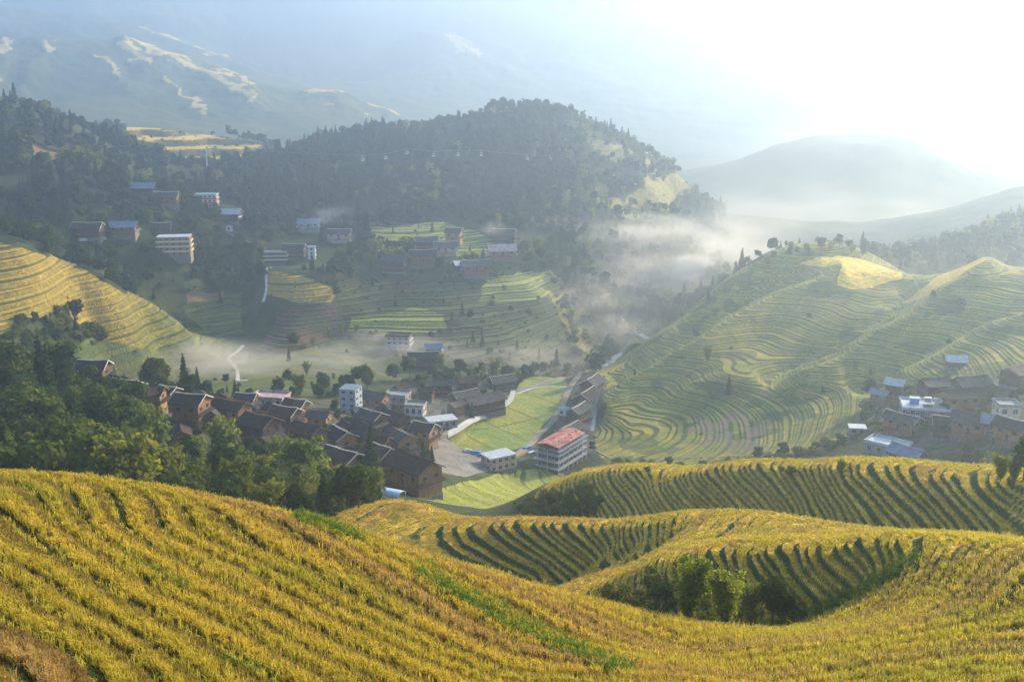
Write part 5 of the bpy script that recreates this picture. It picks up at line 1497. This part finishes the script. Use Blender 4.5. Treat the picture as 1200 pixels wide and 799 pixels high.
strip('footpath', [(262, 272), (280, 280), (300, 288)], 700, 1.6, DIRT, 860)
strip('footpath', [(1150, 462), (1170, 452), (1200, 440)], 380, 2.0, PATH, 480)
strip('footpath', [(690, 362), (705, 352), (730, 345), (765, 338)], 700, 3.0, DIRT, 1000)
tw = strip('retaining_wall', [(494, 522), (506, 516), (524, 512)], 380, 1.2, HM['stone'], 480, 1.2, 'thing'); tag(tw, 'low stone retaining wall along the upper edge of the paved yard', 'wall')

# ------------------------------------------------------------------ cable car over the middle hill
def ropeway_point(px, py, r):
    th, e = ray(px, py); return Vector((r * math.sin(th), r * math.cos(th), r * e))
cabs = [(425, 187), (452, 185), (477, 179), (508, 182), (537, 181), (564, 181), (618, 186), (645, 187), (720, 207), (745, 215)]
proto = None
for i, (x, y) in enumerate(cabs):
    p = ropeway_point(x, y, 1000 + (x - 425) * .12)
    if proto is None:
        root = link('gondola', None, None, p)
        c = MB(); c.prism([(-1.1, -1.3), (1.1, -1.3), (1.3, -.2), (1.05, 1.2), (-1.05, 1.2), (-1.3, -.2)], 'y', -1.2, 1.2); c.build('cabin', [HM['white']], root)
        g_ = MB()
        for s in (-1, 1): g_.box(-1.0, 1.0, s * 1.204 - .01, s * 1.204 + .01, -.2, .9)
        g_.build('window', [HM['glass']], root)
        h_ = MB(); h_.box(-.06, .06, -.06, .06, 1.2, 3.2); h_.box(-.4, .4, -.12, .12, 3.2, 3.4); h_.build('hanger', [HM['steel']], root)
        proto = root
    else:
        root = proto.copy(); COL.objects.link(root); root.location = p
        for ch in proto.children:
            c = ch.copy(); COL.objects.link(c); c.parent = root
    tag(root, 'white cable car cabin hanging in the spaced row across the wooded middle hill', 'gondola', 'cable car cabins over the middle hill')
def sagline(a, b, n_=10, sag=4):
    return [a + (b - a) * (k / n_) - Vector((0, 0, sag * 4 * (k / n_) * (1 - k / n_))) for k in range(n_ + 1)]
pylon_p = spot(243, 200, 800)
top = Vector((pylon_p.x, pylon_p.y, pylon_p.z + 19))
pts_ = [top] + [ropeway_point(x, y, 1000 + (x - 425) * .12) + Vector((0, 0, 3.3)) for x, y in cabs]
v, f = tube(pts_, [.05] * len(pts_), 5); cb = link('cable', mesh_np('cable', v, f, 4, [HM['steel']])); tag(cb, 'thin steel cable carrying the white cabins from the pylon over the middle hill', 'cable')
py_ = link('cable_pylon', None, None, pylon_p); tag(py_, 'pale steel cable car pylon with crossarm standing above the left hill woods', 'pylon')
v, f = tube([(0, 0, -1), (0, 0, 9), (0, 0, 19)], [.8, .6, .4], 8); link('mast', mesh_np('mast', v, f, 4, [HM['tin_white']]), py_)
m_ = MB(); m_.box(-4.5, 4.5, -.3, .3, 18.2, 18.9); m_.build('crossarm', [HM['tin_white']], py_)
m_ = MB()
for s in (-1, 1): m_.box(s * 4.2 - .8, s * 4.2 + .8, -.2, .2, 17.5, 18.2)
m_.build('sheave', [HM['steel']], py_)

# ------------------------------------------------------------------ mist lying in the valley and smoke over the roofs
def wisp_mat(name, dens, color, aniso, sc, seed):
    m = volume_mat(name, dens, color, aniso); nt = m.node_tree; N = nt.nodes; L = nt.links
    v = [n_ for n_ in N if n_.type == 'PRINCIPLED_VOLUME'][0]
    tc = N.new('ShaderNodeTexCoord'); mp = N.new('ShaderNodeMapping'); mp.inputs['Scale'].default_value = sc; mp.inputs['Location'].default_value = (seed * 3.7, seed * 1.3, seed * .9)
    L.new(tc.outputs['Object'], mp.inputs['Vector'])
    nz = N.new('ShaderNodeTexNoise'); nz.inputs['Scale'].default_value = 1.5; nz.inputs['Detail'].default_value = 4; nz.inputs['Distortion'].default_value = .6
    L.new(mp.outputs[0], nz.inputs['Vector'])
    mr = N.new('ShaderNodeMapRange'); mr.inputs[1].default_value = .30; mr.inputs[2].default_value = .80; mr.inputs[3].default_value = 0; mr.inputs[4].default_value = dens; mr.interpolation_type = 'SMOOTHSTEP'
    L.new(nz.outputs['Fac'], mr.inputs[0])
    # thin out towards the rim of the bank
    ln = N.new('ShaderNodeVectorMath'); ln.operation = 'LENGTH'; mp2 = N.new('ShaderNodeMapping'); mp2.inputs['Scale'].default_value = (sc[0] / 1.6, sc[1] / 1.6, sc[2] / 1.1)
    L.new(tc.outputs['Object'], mp2.inputs['Vector']); L.new(mp2.outputs[0], ln.inputs[0])
    fd = N.new('ShaderNodeMapRange'); fd.inputs[1].default_value = .25; fd.inputs[2].default_value = 1.0; fd.inputs[3].default_value = 1; fd.inputs[4].default_value = 0; fd.interpolation_type = 'SMOOTHSTEP'
    L.new(ln.outputs['Value'], fd.inputs[0])
    mu = N.new('ShaderNodeMath'); mu.operation = 'MULTIPLY'; L.new(mr.outputs[0], mu.inputs[0]); L.new(fd.outputs[0], mu.inputs[1]); L.new(mu.outputs[0], v.inputs['Density'])
    return m
def mist(name, px, py, r, sx, sy, sz, dens, seed, dz=0, yaw=0.0, aniso=.55, color=(.97, .96, .95), rough=.35):
    c = spot(px, py, r) if r < 0 else None
    th, e = ray(px, py); p = Vector((r * math.sin(th), r * math.cos(th), r * e + dz))
    rng = np.random.default_rng(seed)
    bm = bmesh.new(); bmesh.ops.create_icosphere(bm, subdivisions=5, radius=1)
    vs = np.array([v.co[:] for v in bm.verts], np.float32)
    d = 0
    for fr, am in ((1.6, .55), (3.3, .30), (6.5, .15)):
        for _ in range(4):
            k = rng.normal(size=3) * fr; d = d + am * .5 * np.sin(vs @ k + rng.uniform(0, 6.28))
    vs = vs * (1 + rough * d)[:, None]
    vs[:, 0] *= sx; vs[:, 1] *= sy; vs[:, 2] *= sz
    for v, q in zip(bm.verts, vs): v.co = q
    me = bpy.data.meshes.new(name); bm.to_mesh(me); bm.free()
    me.materials.append(wisp_mat(name + '_air', dens * 3.4, color, aniso, (1.6 / sx, 1.6 / sy, 1.1 / sz), seed))
    o = link(name, me, None, p, yaw); o['kind'] = 'stuff'
    return o
mist('mist', 205, 428, 610, 75, 45, 12, .024, 1, 3)
mist('mist', 330, 440, 600, 70, 40, 10, .020, 2, 3)
mist('mist', 450, 415, 640, 60, 40, 11, .015, 3, 4)
mist('mist', 560, 430, 640, 90, 50, 14, .012, 13, 5)
mist('mist', 690, 268, 940, 130, 70, 18, .010, 4, 0)
mist('mist', 590, 262, 900, 80, 45, 10, .008, 5, 2)
mist('mist', 455, 270, 870, 70, 40, 8, .011, 6, 2)
mist('mist', 740, 320, 880, 85, 70, 22, .008, 7, 0)
mist('mist', 806, 312, 860, 22, 20, 11, .026, 8, 0, 0, .6)
mist('mist', 796, 320, 865, 26, 22, 9, .018, 18, 0, 0, .6)
mist('mist', 822, 306, 870, 24, 20, 8, .016, 19, 0, 0, .6)
mist('mist', 785, 330, 880, 50, 40, 15, .006, 9, 0)
mist('mist', 880, 262, 1150, 170, 120, 48, .0012, 10, 0, .3)
mist('mist', 1000, 250, 1300, 230, 140, 60, .0009, 11, 0, -.25)
mist('mist', 930, 240, 1450, 260, 120, 70, .0007, 31, 0, .15)
mist('mist', 940, 360, 640, 290, 170, 62, .0003, 32, 0, .2, .72)
mist('mist', 720, 390, 730, 50, 40, 12, .007, 12, 2)
mist('mist', 640, 345, 760, 95, 60, 22, .004, 41, 0)
mist('mist', 700, 300, 900, 110, 70, 30, .005, 42, 0)
mist('mist', 985, 190, 1640, 330, 120, 85, .0009, 43, 0)
mist('mist', 845, 290, 960, 90, 90, 34, .005, 44, 0)
mist('smoke', 378, 255, 830, 14, 10, 9, .012, 21, 0, 0, .3, (.72, .86, 1.0))
mist('smoke', 392, 248, 830, 18, 10, 6, .008, 22, 0, 0, .3, (.72, .86, 1.0))
mist('smoke', 577, 268, 800, 13, 10, 7, .012, 23, 0, 0, .4)
mist('smoke', 515, 484, 470, 12, 8, 6, .010, 24, 2, 0, .4)
